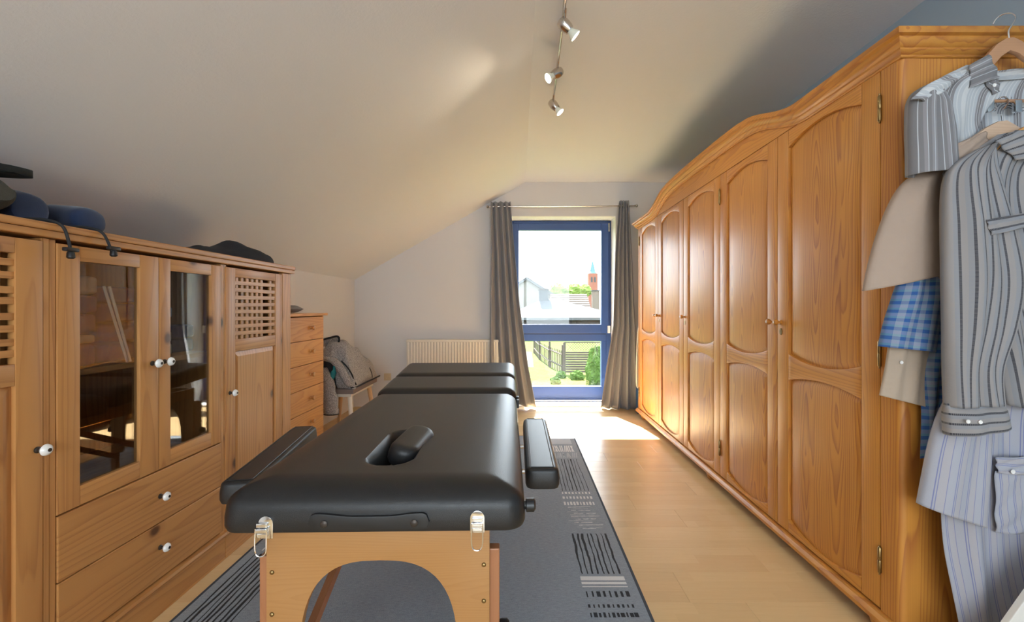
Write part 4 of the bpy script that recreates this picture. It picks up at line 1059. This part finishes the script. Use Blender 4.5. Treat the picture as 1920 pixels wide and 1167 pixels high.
M['bulb'] = glow('lit_spot_lens', (1.0, 0.93, 0.72), 5.0)
M['reflector'] = plain('frosted_glass_reflector', (0.80, 0.82, 0.70), 0.2, 0.0, coat=0.4)
for (bx, by, bz), d in (((.2185, 2.075, 2.492), (.62, .10, -.55)), ((.2235, 2.50, 2.492), (-.70, -.25, -.52)), ((.2300, 2.885, 2.490), (.50, -.10, -.62))):
    d = Vector(d).normalized(); o = Vector((bx, by, bz)); a = o - d*.030
    bm = BM(); tube(bm, [(bx, by-.05, zr), (bx, by-.012, zr-.012), (o - d*.012)], .0065, 8); ar = obj('swivel_arm', bm, M['chrome'], lamp, True)
    bm = BM(); lathe(bm, [(0,0),(0,.019),(.004,.023),(.020,.0275),(.036,.0285),(.052,.026),(.066,.0225),(.066,0)], a, d, 22); hd = obj('spot_housing', bm, M['chrome'], lamp, True)
    bm = BM(); lathe(bm, [(.060,.014),(.072,.016),(.082,.021),(.094,.0265),(.099,.0275),(.103,.0268)], a, d, 22); obj('bulb_reflector', bm, M['reflector'], hd, True)
    bm = BM(); lathe(bm, [(.1025,.0262),(.1045,.018),(.105,0)], a, d, 22); obj('lit_lens', bm, M['bulb'], hd, True)
    ld = bpy.data.lights.new('spot_bulb', 'SPOT'); lo = bpy.data.objects.new('spot_bulb', ld); C.objects.link(lo)
    ld.energy = 3.0; ld.color = (1.0, .84, .58); ld.spot_size = math.radians(95); ld.spot_blend = .8; ld.shadow_soft_size = .025
    lo.location = a + d*.115; lo.rotation_euler = d.to_track_quat('-Z', 'Y').to_euler()
# ================================================================== folded drying rack between curtain and wardrobe
dr = thing('drying_rack', 'folded white wire drying rack squeezed between curtain and wardrobe', 'drying rack', (1.31, 4.78, 0))
for k, (xx, yy) in enumerate(((1.275, 4.72), (1.290, 4.74), (1.305, 4.76))):
    bm = BM(); p = smoothpath([(xx+.035, yy, 1.02), (xx+.01, yy, .80), (xx, yy, .45), (xx+.002, yy, .33), (xx+.015, yy+.01, .285), (xx+.05, yy+.02, .28), (xx+.30, yy+.03, .28)], 40)
    tube(bm, p, .0065, 8); obj('wire_frame', bm, M['dry_white'], dr, True)
    bm = BM(); tube(bm, [(xx+.035, yy, 1.02), (xx+.31, yy+.03, 1.02), (xx+.30, yy+.03, .28)], .0065, 8); obj('wire_frame', bm, M['dry_white'], dr, True)
bm = BM(); box(bm, 1.288, 1.318, 4.73, 4.80, .0, .285, 0, .006); obj('foot', bm, M['dry_blue'], dr)
bm = BM(); box(bm, 1.56, 1.60, 4.73, 4.80, .0, .285, 0, .006); obj('foot', bm, M['dry_blue'], dr)
# ================================================================== leaning white board at the lower right corner
a = at(1893, 1167, 1.20); b_ = at(1921, 1066, 1.24)
d = (b_-a); foot_ = a - d*(a.z/d.z); tip = b_ + d*1.0
bm = BM(); prism(bm, [(foot_.x, 0.0005), (foot_.x+.34, 0.0005), (tip.x+.34, tip.z), (tip.x, tip.z)], 'Y', 1.20, 1.216, .002)
tag(obj('white_board', bm, M['panel_white']), 'plain white board with slanting edge in front of the hanging shirts', 'board')
# ================================================================== shirts on hangers at the wardrobe's near side
def edge3(keys, Y, n):
    return [at(a, b, Y) for a, b in smoothpath(keys, n)]
def sheet(A, B, Y, bulge=.012, folds=(), n=40, m=36, swap=False, seed=0.0):
    """one layer of cloth between a left and a right edge; folds = (amplitude, count, phase, lean)"""
    a, b = edge3(A, Y, n), edge3(B, Y, n); P, UV = [], []; v = 0.0
    for i in range(n):
        s = i/(n-1); row, uvr = [], []
        if i: v -= ((a[i]-a[i-1]).length + (b[i]-b[i-1]).length)/2
        w = (b[i]-a[i]).length
        for j in range(m):
            u = j/(m-1); p = a[i].lerp(b[i], u)
            dy = -bulge*math.sin(PI*u)
            for amp, cnt, ph, lean in folds:
                dy += amp*math.sin(2*PI*cnt*u + ph + lean*s)*min(1, 4*s+.15)
            dy += .003*math.sin(9*u+14*s+seed)
            row.append((p.x, p.y+dy, p.z)); uvr.append((v, w*u) if swap else (w*u, v))
        P.append(row); UV.append(uvr)
    bm = BM(); grid(bm, P, UV); return bm
def ctube(A, B, Y, d, folds=(), n=40, m=44, swap=False):
    """flattened cloth tube (sleeve) between two edges, depth d to front and back"""
    a, b = edge3(A, Y, n), edge3(B, Y, n); P, UV = [], []; v = 0.0
    for i in range(n):
        s = i/(n-1); row, uvr = [], []
        if i: v -= ((a[i]-a[i-1]).length + (b[i]-b[i-1]).length)/2
        w = (b[n//2]-a[n//2]).length; dd = d*(0.45+.55*min(1, s*2.5))
        for j in range(m+1):
            th = 2*PI*j/m; u = (1-math.cos(th))/2; p = a[i].lerp(b[i], u)
            dy = -dd*math.copysign(abs(math.sin(th))**.8, math.sin(th))
            for amp, cnt, ph, lean in folds:
                dy += amp*math.sin(2*PI*cnt*u + ph + lean*s)*abs(math.sin(th))
            row.append((p.x, p.y+dy, p.z)); 
            q = w*(u if th <= PI else 2-u); uvr.append((v, q) if swap else (q, v))
        P.append(row[:-1]); UV.append(uvr)
    bm = BM(); grid(bm, P, UV, close=True); bmesh.ops.recalc_face_normals(bm, faces=bm.faces[:]); return bm
def cloth(name, bm, mat, parent, t=.0016): return solid(obj(name, bm, mat, parent, True), t)
def flat(pts, Y, t, bev=.004):
    bm = BM(); prism(bm, [(at(a, b, Y).x, at(a, b, Y).z) for a, b in pts], 'Y', Y-t/2, Y+t/2, bev, both=True); return bm
def btn(name, px, py, Y, parent, r=.0058):
    p = at(px, py, Y); bm = BM(); lathe(bm, [(0,r),(.0015,r),(.0025,r*.8),(.0018,r*.6),(.0018,0)], p, (0,-1,0), 14); return obj(name, bm, M['button'], parent, True)
def bar(name, p0, p1, Y, r, mat, parent):
    bm = BM(); tube(bm, [at(*p0, Y), at(*p1, Y)], r, 10); return obj(name, bm, mat, parent, True)
# --- hangers
Y1 = 1.366
h1 = thing('clothes_hanger', 'brown wooden hanger with steel hook caught over the wardrobe cornice', 'hanger', at(1892, 100, Y1), group='wooden hangers on the wardrobe side')
obj('shoulder_bar', flat([(1832,128),(1848,104),(1866,84),(1884,73),(1897,72),(1912,79),(1932,97),(1962,118),(2000,138),(2003,150),(1960,136),(1926,118),(1906,102),(1890,97),(1874,108),(1856,128),(1838,142)], Y1, .016), M['hanger_wood'], h1, 40)
bm = BM(); zt_ = 2.058
tube(bm, smoothpath([tuple(at(1892,74,Y1)), tuple(at(1891,58,Y1)), tuple(at(1899,45,Y1+.004)), tuple(at(1905,32,Y1+.016)), tuple(at(1896,25,Y1+.034)), tuple(at(1880,27,Y1+.055)), tuple(at(1868,36,Y1+.068)), tuple(at(1862,46,Y1+.074))], 40), .0022, 8); obj('hook', bm, M['polished'], h1, True)
bar('trouser_bar', (1820,190), (1975,189), Y1+.012, .005, M['hanger_wood'], h1)
for a in (1855, 1907):
    p = at(a, 204, Y1+.006); bm = BM(); box(bm, p.x-.011, p.x+.011, p.y-.006, p.y+.006, p.z-.012, p.z+.026, 0, .003); obj('trouser_clip', bm, M['polished'], h1, 40)
Y2 = 1.330
h2 = thing('clothes_hanger', 'pale wooden hanger with its hook on the brown hanger\'s bar', 'hanger', at(1880, 245, Y2), group='wooden hangers on the wardrobe side')
obj('shoulder_bar', flat([(1800,284),(1822,258),(1846,240),(1868,229),(1884,227),(1900,236),(1925,252),(1960,268),(2000,288),(1995,296),(1950,282),(1915,266),(1890,252),(1870,256),(1845,268),(1812,294)], Y2, .016), M['hanger_pale'], h2, 40)
bm = BM(); tube(bm, smoothpath([tuple(at(1880,229,Y2)), tuple(at(1878,212,Y2+.004)), tuple(at(1886,200,Y2+.02)), tuple(at(1891,189,Y2+.038)), tuple(at(1884,182,Y2+.05)), tuple(at(1875,183,Y2+.058)), tuple(at(1869,190,Y2+.062))], 36), .0021, 8); obj('hook', bm, M['polished'], h2, True)
Y3 = 1.290
h3 = thing('clothes_hanger', 'orange wooden hanger inside the navy striped shirt at the right edge', 'hanger', at(1915, 260, Y3), group='wooden hangers on the wardrobe side')
obj('shoulder_bar', flat([(1850,296),(1876,268),(1900,250),(1916,239),(1934,235),(1952,242),(1980,258),(2010,276),(2006,286),(1960,268),(1930,254),(1908,262),(1880,284),(1858,304)], Y3, .016), M['hanger_orange'], h3, 40)
# --- white and grey short sleeved shirt
s1 = thing('shirt', 'open white and grey striped short-sleeved shirt on the brown hanger', 'shirt', at(1890, 300, Y1), group='shirts hanging on the wardrobe side')
bk = cloth('back', sheet([(1790,140),(1757,180),(1752,260),(1755,380),(1758,520)], [(1995,120),(2030,170),(2035,260),(2035,380),(2035,520)], 1.404, -.004, [(.004,3,0,1)], swap=False), M['sh_white'], s1)
cloth('front_panel', sheet([(1812,122),(1752,154),(1737,190),(1742,250),(1752,320),(1758,420),(1762,500)], [(1846,132),(1868,170),(1845,214),(1824,262),(1812,310),(1808,420),(1806,500)], 1.362, .018, [(.006,1.5,.4,2.0)]), M['sh_white'], s1)
sv = cloth('sleeve', ctube([(1792,142),(1728,164),(1706,188),(1702,240),(1703,290),(1703,330)], [(1806,140),(1764,166),(1778,205),(1787,250),(1791,290),(1794,322)], 1.322, .036, [(.004,2,.3,2)]), M['sh_grey'], s1)
cloth('yoke', sheet([(1800,131),(1742,157),(1708,186)], [(1812,136),(1772,170),(1738,192)], 1.294, .006, n=16, m=14, swap=True), M['sh_white'], s1)
cloth('collar', sheet([(1817,122),(1818,144),(1818,165)], [(1854,102),(1866,124),(1873,146)], 1.338, .010, n=14, m=18, swap=True), M['sh_grey'], s1)
cloth('collar_stand', sheet([(1838,146),(1850,160),(1862,178)], [(1872,142),(1873,156),(1874,172)], 1.350, .004, n=10, m=12), M['sh_grey'], s1)
cloth('back_collar', sheet([(1862,136),(1868,150)], [(1990,116),(1990,138)], 1.388, -.012, n=8, m=24, swap=True), M['sh_white'], s1)
btn('button', 1864, 160, 1.344, s1)
# woven-in print inside the back: arched letters over rings
ctr = at(1890, 214, 1.396); prn = BM()
for rad, w in ((.018,.003),(.025,.003),(.033,.0025)):
    n = 30
    for k in range(n):
        a0, a1 = PI*k/n, PI*(k+1)/n
        quad_ = [(ctr.x+(rad+w*e)*math.cos(t), ctr.y-.0015, ctr.z+(rad+w*e)*math.sin(t)) for t, e in ((a0,0),(a0,1),(a1,1),(a1,0))]
        prn.faces.new([prn.verts.new(q) for q in quad_])
word = 'UZEFIBLU'
for k, chh in enumerate(word):
    fc = bpy.data.curves.new('letter', 'FONT'); fc.body = chh; fc.size = .021; fc.align_x = 'CENTER'
    fo = bpy.data.objects.new('letter', fc); C.objects.link(fo); dg = bpy.context.evaluated_depsgraph_get()
    me = bpy.data.meshes.new_from_object(fo.evaluated_get(dg)); ang = PI*(.90 - .80*k/(len(word)-1))
    T = Matrix.Translation((ctr.x+.041*math.cos(ang), ctr.y-.0015, ctr.z+.041*math.sin(ang))) @ Matrix.Rotation(-(ang-PI/2), 4, 'Y') @ Matrix.Rotation(PI/2, 4, 'X')
    me.transform(T); prn.from_mesh(me); C.objects.unlink(fo); bpy.data.objects.remove(fo); bpy.data.meshes.remove(me)
obj('neck_print', prn, M['print'], s1)
# --- cream shirt, only a hem shows below the check sleeve
s6 = thing('shirt', 'cream cotton shirt showing only a buttoned hem under the blue check sleeve', 'shirt', at(1690, 700, 1.385), group='shirts hanging on the wardrobe side')
cloth('sleeve', ctube([(1690,560),(1672,620),(1661,690),(1650,742)], [(1752,560),(1746,620),(1742,690),(1738,764)], 1.406, .016, [(.005,2.5,.5,1)]), M['cream_cotton'], s6)
cloth('body', sheet([(1745,330),(1735,430),(1728,560),(1722,690),(1722,752)], [(1900,330),(1900,430),(1900,560),(1900,690),(1900,752)], 1.420, .0, [(.003,3,0,1)]), M['cream_cotton'], s6)
btn('button', 1690, 680, 1.386, s6)
# --- blue and green checked shirt
s3 = thing('shirt', 'blue and mint checked short-sleeved shirt below the beige sleeve', 'shirt', at(1740, 700, 1.36), group='shirts hanging on the wardrobe side')
cloth('body', sheet([(1765,330),(1757,430),(1752,520),(1742,610),(1727,690),(1730,780),(1729,862)], [(1900,330),(1900,430),(1895,520),(1880,610),(1860,690),(1830,770),(1772,800)], 1.398, .008, [(.010,3,.2,2.5)]), M['sh_check'], s3)
cloth('sleeve', ctube([(1716,470),(1690,520),(1672,570),(1659,610),(1650,650)], [(1778,470),(1768,520),(1764,570),(1758,620),(1752,660)], 1.386, .030, [(.007,2,.9,1.5)]), M['sh_check'], s3)
# --- beige short sleeved shirt on the pale hanger
s2 = thing('shirt', 'plain beige short-sleeved shirt on the pale hanger', 'shirt', at(1700, 440, 1.33), group='shirts hanging on the wardrobe side')
cloth('body', sheet([(1806,284),(1776,326),(1762,400),(1762,470),(1764,540)], [(1960,262),(1980,326),(1980,400),(1980,470),(1980,540)], 1.352, .008, [(.008,3,1.2,1)]), M['beige'], s2)
cloth('sleeve', ctube([(1800,288),(1728,320),(1693,345),(1668,385),(1646,440),(1630,495),(1619,546)], [(1812,290),(1786,320),(1765,350),(1762,385),(1765,430),(1769,480),(1773,514)], 1.370, .030, [(.004,1.5,.3,1.0)]), M['beige'], s2)
cloth('collar', sheet([(1788,272),(1783,290),(1790,312)], [(1848,246),(1853,262),(1853,276)], 1.312, .010, n=14, m=18), M['beige'], s2)
# --- pale blue striped short sleeved shirt, lowest
s5 = thing('shirt', 'pale blue striped short-sleeved shirt with chest pocket hanging lowest', 'shirt', at(1850, 1000, 1.33), group='shirts hanging on the wardrobe side')
cloth('body', sheet([(1850,600),(1806,690),(1783,760),(1776,850),(1770,940),(1774,1030),(1786,1110),(1802,1200),(1806,1300)], [(1990,600),(2010,690),(2015,760),(2015,850),(2015,940),(2015,1030),(2015,1110),(2015,1200),(2015,1300)], 1.338, .015, [(.011,2.5,.6,2.2),(.005,5,.1,-2)], n=60, m=60), M['sh_pale'], s5)
cloth('sleeve', ctube([(1815,700),(1786,735),(1762,785),(1746,835),(1734,890),(1723,946)], [(1850,705),(1852,750),(1852,800),(1850,860),(1847,920),(1843,986)], 1.318, .036, [(.006,1.5,1.0,1.5)]), M['sh_pale'], s5)
pk = cloth('pocket_flap', sheet([(1868,858),(1868,872),(1872,888)], [(1935,856),(1935,872),(1935,892)], 1.305, .004, n=10, m=16, swap=True), M['sh_pale'], s5)
btn('button', 1899, 885, 1.296, s5, .0065)
cloth('pocket', sheet([(1866,884),(1866,960),(1868,1000)], [(1938,884),(1938,960),(1938,1000)], 1.312, .006, n=12, m=16), M['sh_pale'], s5)
# --- navy striped long sleeved shirt in front
s4 = thing('shirt', 'grey shirt with navy stripes and buttoned sleeve tab, foremost of the shirts', 'shirt', at(1850, 500, 1.28), group='shirts hanging on the wardrobe side')
cloth('body', sheet([(1872,252),(1822,292),(1806,340),(1812,430),(1834,540),(1862,630),(1880,700),(1892,760)], [(1985,240),(2020,300),(2025,350),(2025,430),(2025,540),(2025,630),(2025,700),(2025,790)], 1.296, .022, [(.012,2.5,.5,2.5)], n=50, m=50), M['sh_dark'], s4)
sl4 = cloth('sleeve', ctube([(1838,278),(1792,308),(1774,345),(1771,430),(1770,520),(1771,610),(1772,690),(1774,762)], [(1862,270),(1866,310),(1874,350),(1896,440),(1912,530),(1896,612),(1868,690),(1872,756)], 1.274, .040, [(.010,1.5,.4,3.0),(.005,3.5,1.0,-4.0)], n=60, m=56), M['sh_dark'], s4)
cloth('cuff', ctube([(1773,756),(1773,785),(1775,816)], [(1876,750),(1884,776),(1889,800)], 1.272, .038, [(.004,2,.4,1)], n=12, swap=True), M['sh_dark'], sl4)
cloth('sleeve_tab', sheet([(1850,412),(1853,426),(1860,441)], [(1945,396),(1945,408),(1945,422)], 1.228, .002, n=10, m=18, swap=True), M['sh_dark'], sl4)
cloth('collar', sheet([(1866,262),(1880,278),(1905,300)], [(1905,244),(1935,256),(1945,300)], 1.262, .012, n=16, m=18, swap=True), M['sh_dark'], s4)
btn('cuff_button', 1815, 791, 1.230, s4); btn('cuff_button', 1838, 792, 1.230, s4)
# --- the sleeves on the wall side
def mir(keys, c): return [(2*c-a, b) for a, b in keys]
cloth('sleeve', ctube(mir([(1806,140),(1764,166),(1778,205),(1787,250),(1791,290),(1794,322)], 1890), mir([(1792,142),(1728,164),(1706,188),(1702,240),(1703,290),(1703,330)], 1890), 1.380, .030, [(.004,2,.3,2)]), M['sh_grey'], s1)
cloth('sleeve', ctube(mir([(1862,270),(1866,310),(1874,350),(1880,440),(1884,530),(1880,612),(1868,690),(1872,756)], 1945), mir([(1838,278),(1800,308),(1786,345),(1783,430),(1782,520),(1783,610),(1784,690),(1786,762)], 1945), 1.300, .036, [(.008,1.5,.9,3.0)]), M['sh_dark'], s4)
cloth('sleeve', ctube(mir([(1850,705),(1852,750),(1852,800),(1850,860),(1847,920),(1843,986)], 1915), mir([(1815,700),(1786,735),(1762,785),(1746,835),(1734,890),(1723,946)], 1915), 1.345, .034, [(.006,1.5,1.0,1.5)]), M['sh_pale'], s5)
# ================================================================== outdoors, seen through the window
ZG = -2.20
bm = BM(); box(bm, -400, 400, 6.2, 900, ZG-.3, ZG); struct('ground', bm, M['grass'])
bm = BM(); prism(bm, [(.55,24.5),(.85,24.5),(1.0,33),(.45,33)], 'Z', ZG+.012, ZG-.05); struct('path', bm, M['path'])
YF_ = 21.8
def fpt(px, py, Y=YF_): return at(px, py, Y)
fen = thing('garden_fence', 'weathered board fence with lattice top in the garden', 'fence', (3.3, YF_, ZG))
fx0, fx1 = fpt(1058, 0).x, fpt(1150, 0).x; ftop = fpt(0, 659).z
nb = 9
for k in range(nb):
    z0 = ZG+.10+(ftop-ZG-.10)*k/nb; bm = BM(); box(bm, fx0+.08, fx1, YF_-.02+.012*(k%2), YF_+.012*(k%2), z0+.012, z0+(ftop-ZG-.1)/nb-.012); obj('board', bm, M['fence'], fen)
for xx in (fx0, fx1-.4):
    bm = BM(); box(bm, xx-.05, xx+.07, YF_-.05, YF_+.07, ZG, ftop+.45); obj('post', bm, M['fence'], fen)
ztop = ftop+.42
for k in range(22):
    x = fx0+.1+k*.13
    for s in (-1, 1):
        bm = BM(); xa, xb = x, x+s*.42
        if xb < fx0+.05: continue
        prism(bm, [(xa, ftop+.01), (xa+.022, ftop+.01), (xb+.022, ztop), (xb, ztop)], 'Y', YF_-.008+.01*s, YF_+.002+.01*s); obj('lattice_strip', bm, M['fence'], fen)
bm = BM(); box(bm, fx0, fx1, YF_-.03, YF_+.03, ztop, ztop+.05); obj('top_rail', bm, M['fence'], fen)
fe2 = thing('post_fence', 'old post and rail fence running back along the garden path', 'fence', (1.6, 25, ZG))
pp = [(2.25, 22.2), (1.75, 24.5), (1.35, 28.0), (1.15, 32.0)]
for i, (x, y) in enumerate(pp):
    bm = BM(); box(bm, x-.055, x+.055, y-.055, y+.055, ZG, ZG+1.45); obj('post', bm, M['fence'], fe2)
for (xa, ya), (xb, yb) in zip(pp, pp[1:]):
    for zz in (.35, .95):
        bm = BM(); tube(bm, [(xa, ya, ZG+zz), (xb, yb, ZG+zz+.04)], .05, 6); obj('rail', bm, M['fence'], fe2)
    for t in np.linspace(.12, .88, 7):
        bm = BM(); x, y = xa+(xb-xa)*t, ya+(yb-ya)*t; box(bm, x-.02, x+.02, y-.02, y+.02, ZG, ZG+1.15); obj('picket', bm, M['fence'], fe2)
def blob(name, label, cat, c, r, mat, seed, n=20, trunk=None, group=None):
    rs = random.Random(seed); ph = [rs.uniform(0, 6) for _ in range(6)]
    t = thing(name, label, cat, (c[0], c[1], ZG), group=group); bm = BM(); rows = []
    for i in range(n+1):
        a = -PI/2+PI*i/n; rows.append([])
        for j in range(n*2):
            b = 2*PI*j/(n*2); k = 1+.10*math.sin(5*b+ph[0]+3*a)+.09*math.sin(7*a+ph[1]+2*b)+.07*math.sin(11*b+ph[2])*math.cos(a)+rs.uniform(-.06,.06)
            rows[-1].append((c[0]+r[0]*k*math.cos(a)*math.cos(b), c[1]+r[1]*k*math.cos(a)*math.sin(b), c[2]+r[2]*k*math.sin(a)))
    grid(bm, rows, close=True); obj('foliage', bm, mat, t)
    if trunk: bm = BM(); tube(bm, [(c[0], c[1], ZG), (c[0], c[1], c[2])], trunk, 8); obj('trunk', bm, M['trunk'], t)
    return t
blob('clipped_bush', 'green cone-shaped bush in front of the board fence', 'bush', (3.30, 18.6, ZG+.62), (.42, .42, .95), M['leaf'], 4)
for k, (x, y, s, lb_) in enumerate(((2.02, 20.8, .22, 'low weed clump at the corner post of the board fence'), (2.72, 20.3, .28, 'larger weed clump along the middle of the board fence'), (1.62, 19.2, .2, 'small weed clump beside the garden path'))):
    blob('weed_clump', lb_, 'plant', (x, y, ZG+s*.5), (s*1.1, s*.8, s), M['leaf'], 10+k, 12, group='weeds along the fence')
# low shed with hipped grey roof
sh = thing('garden_shed', 'low building with grey hipped roof and small roof cupola', 'shed', (4.0, 46, ZG))
Yb = 45.0; e0, e1 = at(940, 596, Yb), at(1190, 601, Yb); pk_ = at(1021, 560, Yb+3)
bm = BM(); v = [bm.verts.new(p) for p in ((e0.x, Yb, e0.z), (e1.x, Yb, e0.z), (e1.x, Yb+8, e0.z), (e0.x, Yb+8, e0.z), (pk_.x, Yb+4, pk_.z), (pk_.x+.8, Yb+4, pk_.z))]
for f in ((0,1,5,4), (1,2,5), (2,3,4,5), (3,0,4), (3,2,1,0)): bm.faces.new([v[i] for i in f])
obj('roof', bm, M['slate'], sh)
bm = BM(); box(bm, e0.x-.1, e1.x+.1, Yb-.1, Yb+.05, e0.z-.25, e0.z); obj('gutter_board', bm, M['roofpale'], sh)
bm = BM(); box(bm, e0.x+.4, e1.x-.4, Yb+.4, Yb+7.6, ZG, e0.z); obj('wall', bm, M['darkwall'], sh)
c0 = at(1019, 552, Yb+4); bm = BM(); box(bm, c0.x-.5, c0.x+.5, Yb+3.5, Yb+4.5, pk_.z-.6, pk_.z+.95); cu = obj('cupola', bm, M['slate'], sh)
bm = BM(); prism(bm, [(c0.x-.62, pk_.z+.95), (c0.x+.62, pk_.z+.95), (c0.x+.45, pk_.z+1.12), (c0.x-.45, pk_.z+1.12)], 'Y', Yb+3.4, Yb+4.6); obj('cupola_cap', bm, M['darkwall'], cu)
# houses behind
def house(label, Y, eL, eR, ye, ridge, dep, roofm, group=None):
    l, r = at(eL, ye, Y), at(eR, ye, Y); zr_ = at(0, ridge, Y).z
    t = thing('house', label, 'house', ((l.x+r.x)/2, Y, ZG), group=group)
    bm = BM(); prism(bm, [(Y, l.z), (Y+dep/2, zr_), (Y+dep, l.z), (Y+dep, l.z-.2), (Y, l.z-.2)], 'X', l.x, r.x); ro = obj('roof', bm, roofm, t)
    n = max(3, int((r.x-l.x)/1.5)); nr = 7
    for k in range(nr):
        a, b = k/nr, (k+1)/nr; bm = BM()
        box(bm, l.x, r.x, Y+dep/2*a-.02, Y+dep/2*a+.10, l.z+(zr_-l.z)*a+.02, l.z+(zr_-l.z)*a+.12); obj('tile_course', bm, roofm, ro)
    bm = BM(); box(bm, l.x+.4, r.x-.4, Y+.5, Y+dep-.5, ZG, l.z); w = obj('wall', bm, M['house'], t)
    for k in range(3):
        x = l.x+(r.x-l.x)*(k+.5)/3; bm = BM(); box(bm, x-.5, x+.5, Y+.44, Y+.52, l.z-2.2, l.z-.9); obj('window', bm, M['slate'], w)
    return t
house('house with pale tiled roof behind the shed, right of the cupola', 70, 1036, 1108, 578, 550, 9, M['rooftile'])
hg = thing('gable_house', 'large pale house with steep gable roof behind the shed cupola', 'house', (1, 82, ZG))
gp = [at(900, 572, 80), at(988, 519, 80), at(1075, 574, 80)]
bm = BM(); prism(bm, [(gp[0].x, gp[0].z), (gp[1].x, gp[1].z), (gp[2].x, gp[2].z), (gp[2].x-1, gp[2].z-.3), (gp[1].x, gp[1].z-.5), (gp[0].x+1, gp[0].z-.3)], 'Y', 80, 92); obj('roof', bm, M['roofpale'], hg)
bm = BM(); prism(bm, [(gp[0].x+1, ZG), (gp[0].x+1, gp[0].z-.2), (gp[1].x, gp[1].z-.4), (gp[2].x-1, gp[2].z-.2), (gp[2].x-1, ZG)], 'Y', 80.4, 91.6); obj('wall', bm, M['house'], hg)
ck = thing('brick_chimney', 'tall brick chimney rising right of the tiled house roof', 'chimney', at(1117, 600, 66))
a_, b2_ = at(1111, 546, 66), at(1124, 546, 66)
bm = BM(); box(bm, a_.x, b2_.x, 66, 67, ZG, a_.z); obj('stack', bm, M['rooftile'], ck)
bm = BM(); box(bm, a_.x-.1, b2_.x+.1, 65.9, 67.1, a_.z, a_.z+.15); obj('cap', bm, M['slate'], ck)
for k, (px, py, rr, lb_) in enumerate(((1045, 541, 2.0, 'pale green tree beside the shed cupola'), (1061, 545, 1.8, 'lowest pale green tree above the middle of the tiled roof'), (1078, 541, 2.0, 'pale green tree above the right half of the tiled roof'), (1096, 542, 2.0, 'pale green tree just left of the church tower'))):
    yt = (104, 111, 117, 123)[k]; p = at(px, py, yt); blob('far_tree', lb_, 'tree', (p.x, yt, p.z-.6), (rr, rr, rr*.85), M['tree'], 30+k, 12, .25, 'trees beyond the roofs')
chu = thing('church_tower', 'distant brick church tower with pointed green copper spire', 'church tower', at(1112, 570, 250))
l, r, b_ = at(1104, 541, 250), at(1121, 541, 250), at(0, 513, 250); cx_ = (l.x+r.x)/2; tip_ = at(1113, 485, 250).z
bm = BM(); box(bm, l.x, r.x, 250, 250+(r.x-l.x), ZG, b_.z); tw = obj('tower', bm, M['brick'], chu)
hw_ = (r.x-l.x)/2; cy_ = 250+hw_
bm = BM(); lathe(bm, [(0, hw_*1.05), (1.2, hw_*.62), (tip_-b_.z, 0)], (cx_, cy_, b_.z), (0,0,1), 8); obj('spire', bm, M['copper'], chu)
for xx in (-.9, .9):
    bm = BM(); prism(bm, [(cx_+xx-.5, b_.z-5), (cx_+xx+.5, b_.z-5), (cx_+xx+.5, b_.z-2.4), (cx_+xx, b_.z-1.8), (cx_+xx-.5, b_.z-2.4)], 'Y', 249.9, 250.2); obj('belfry_window', bm, M['slate'], tw)
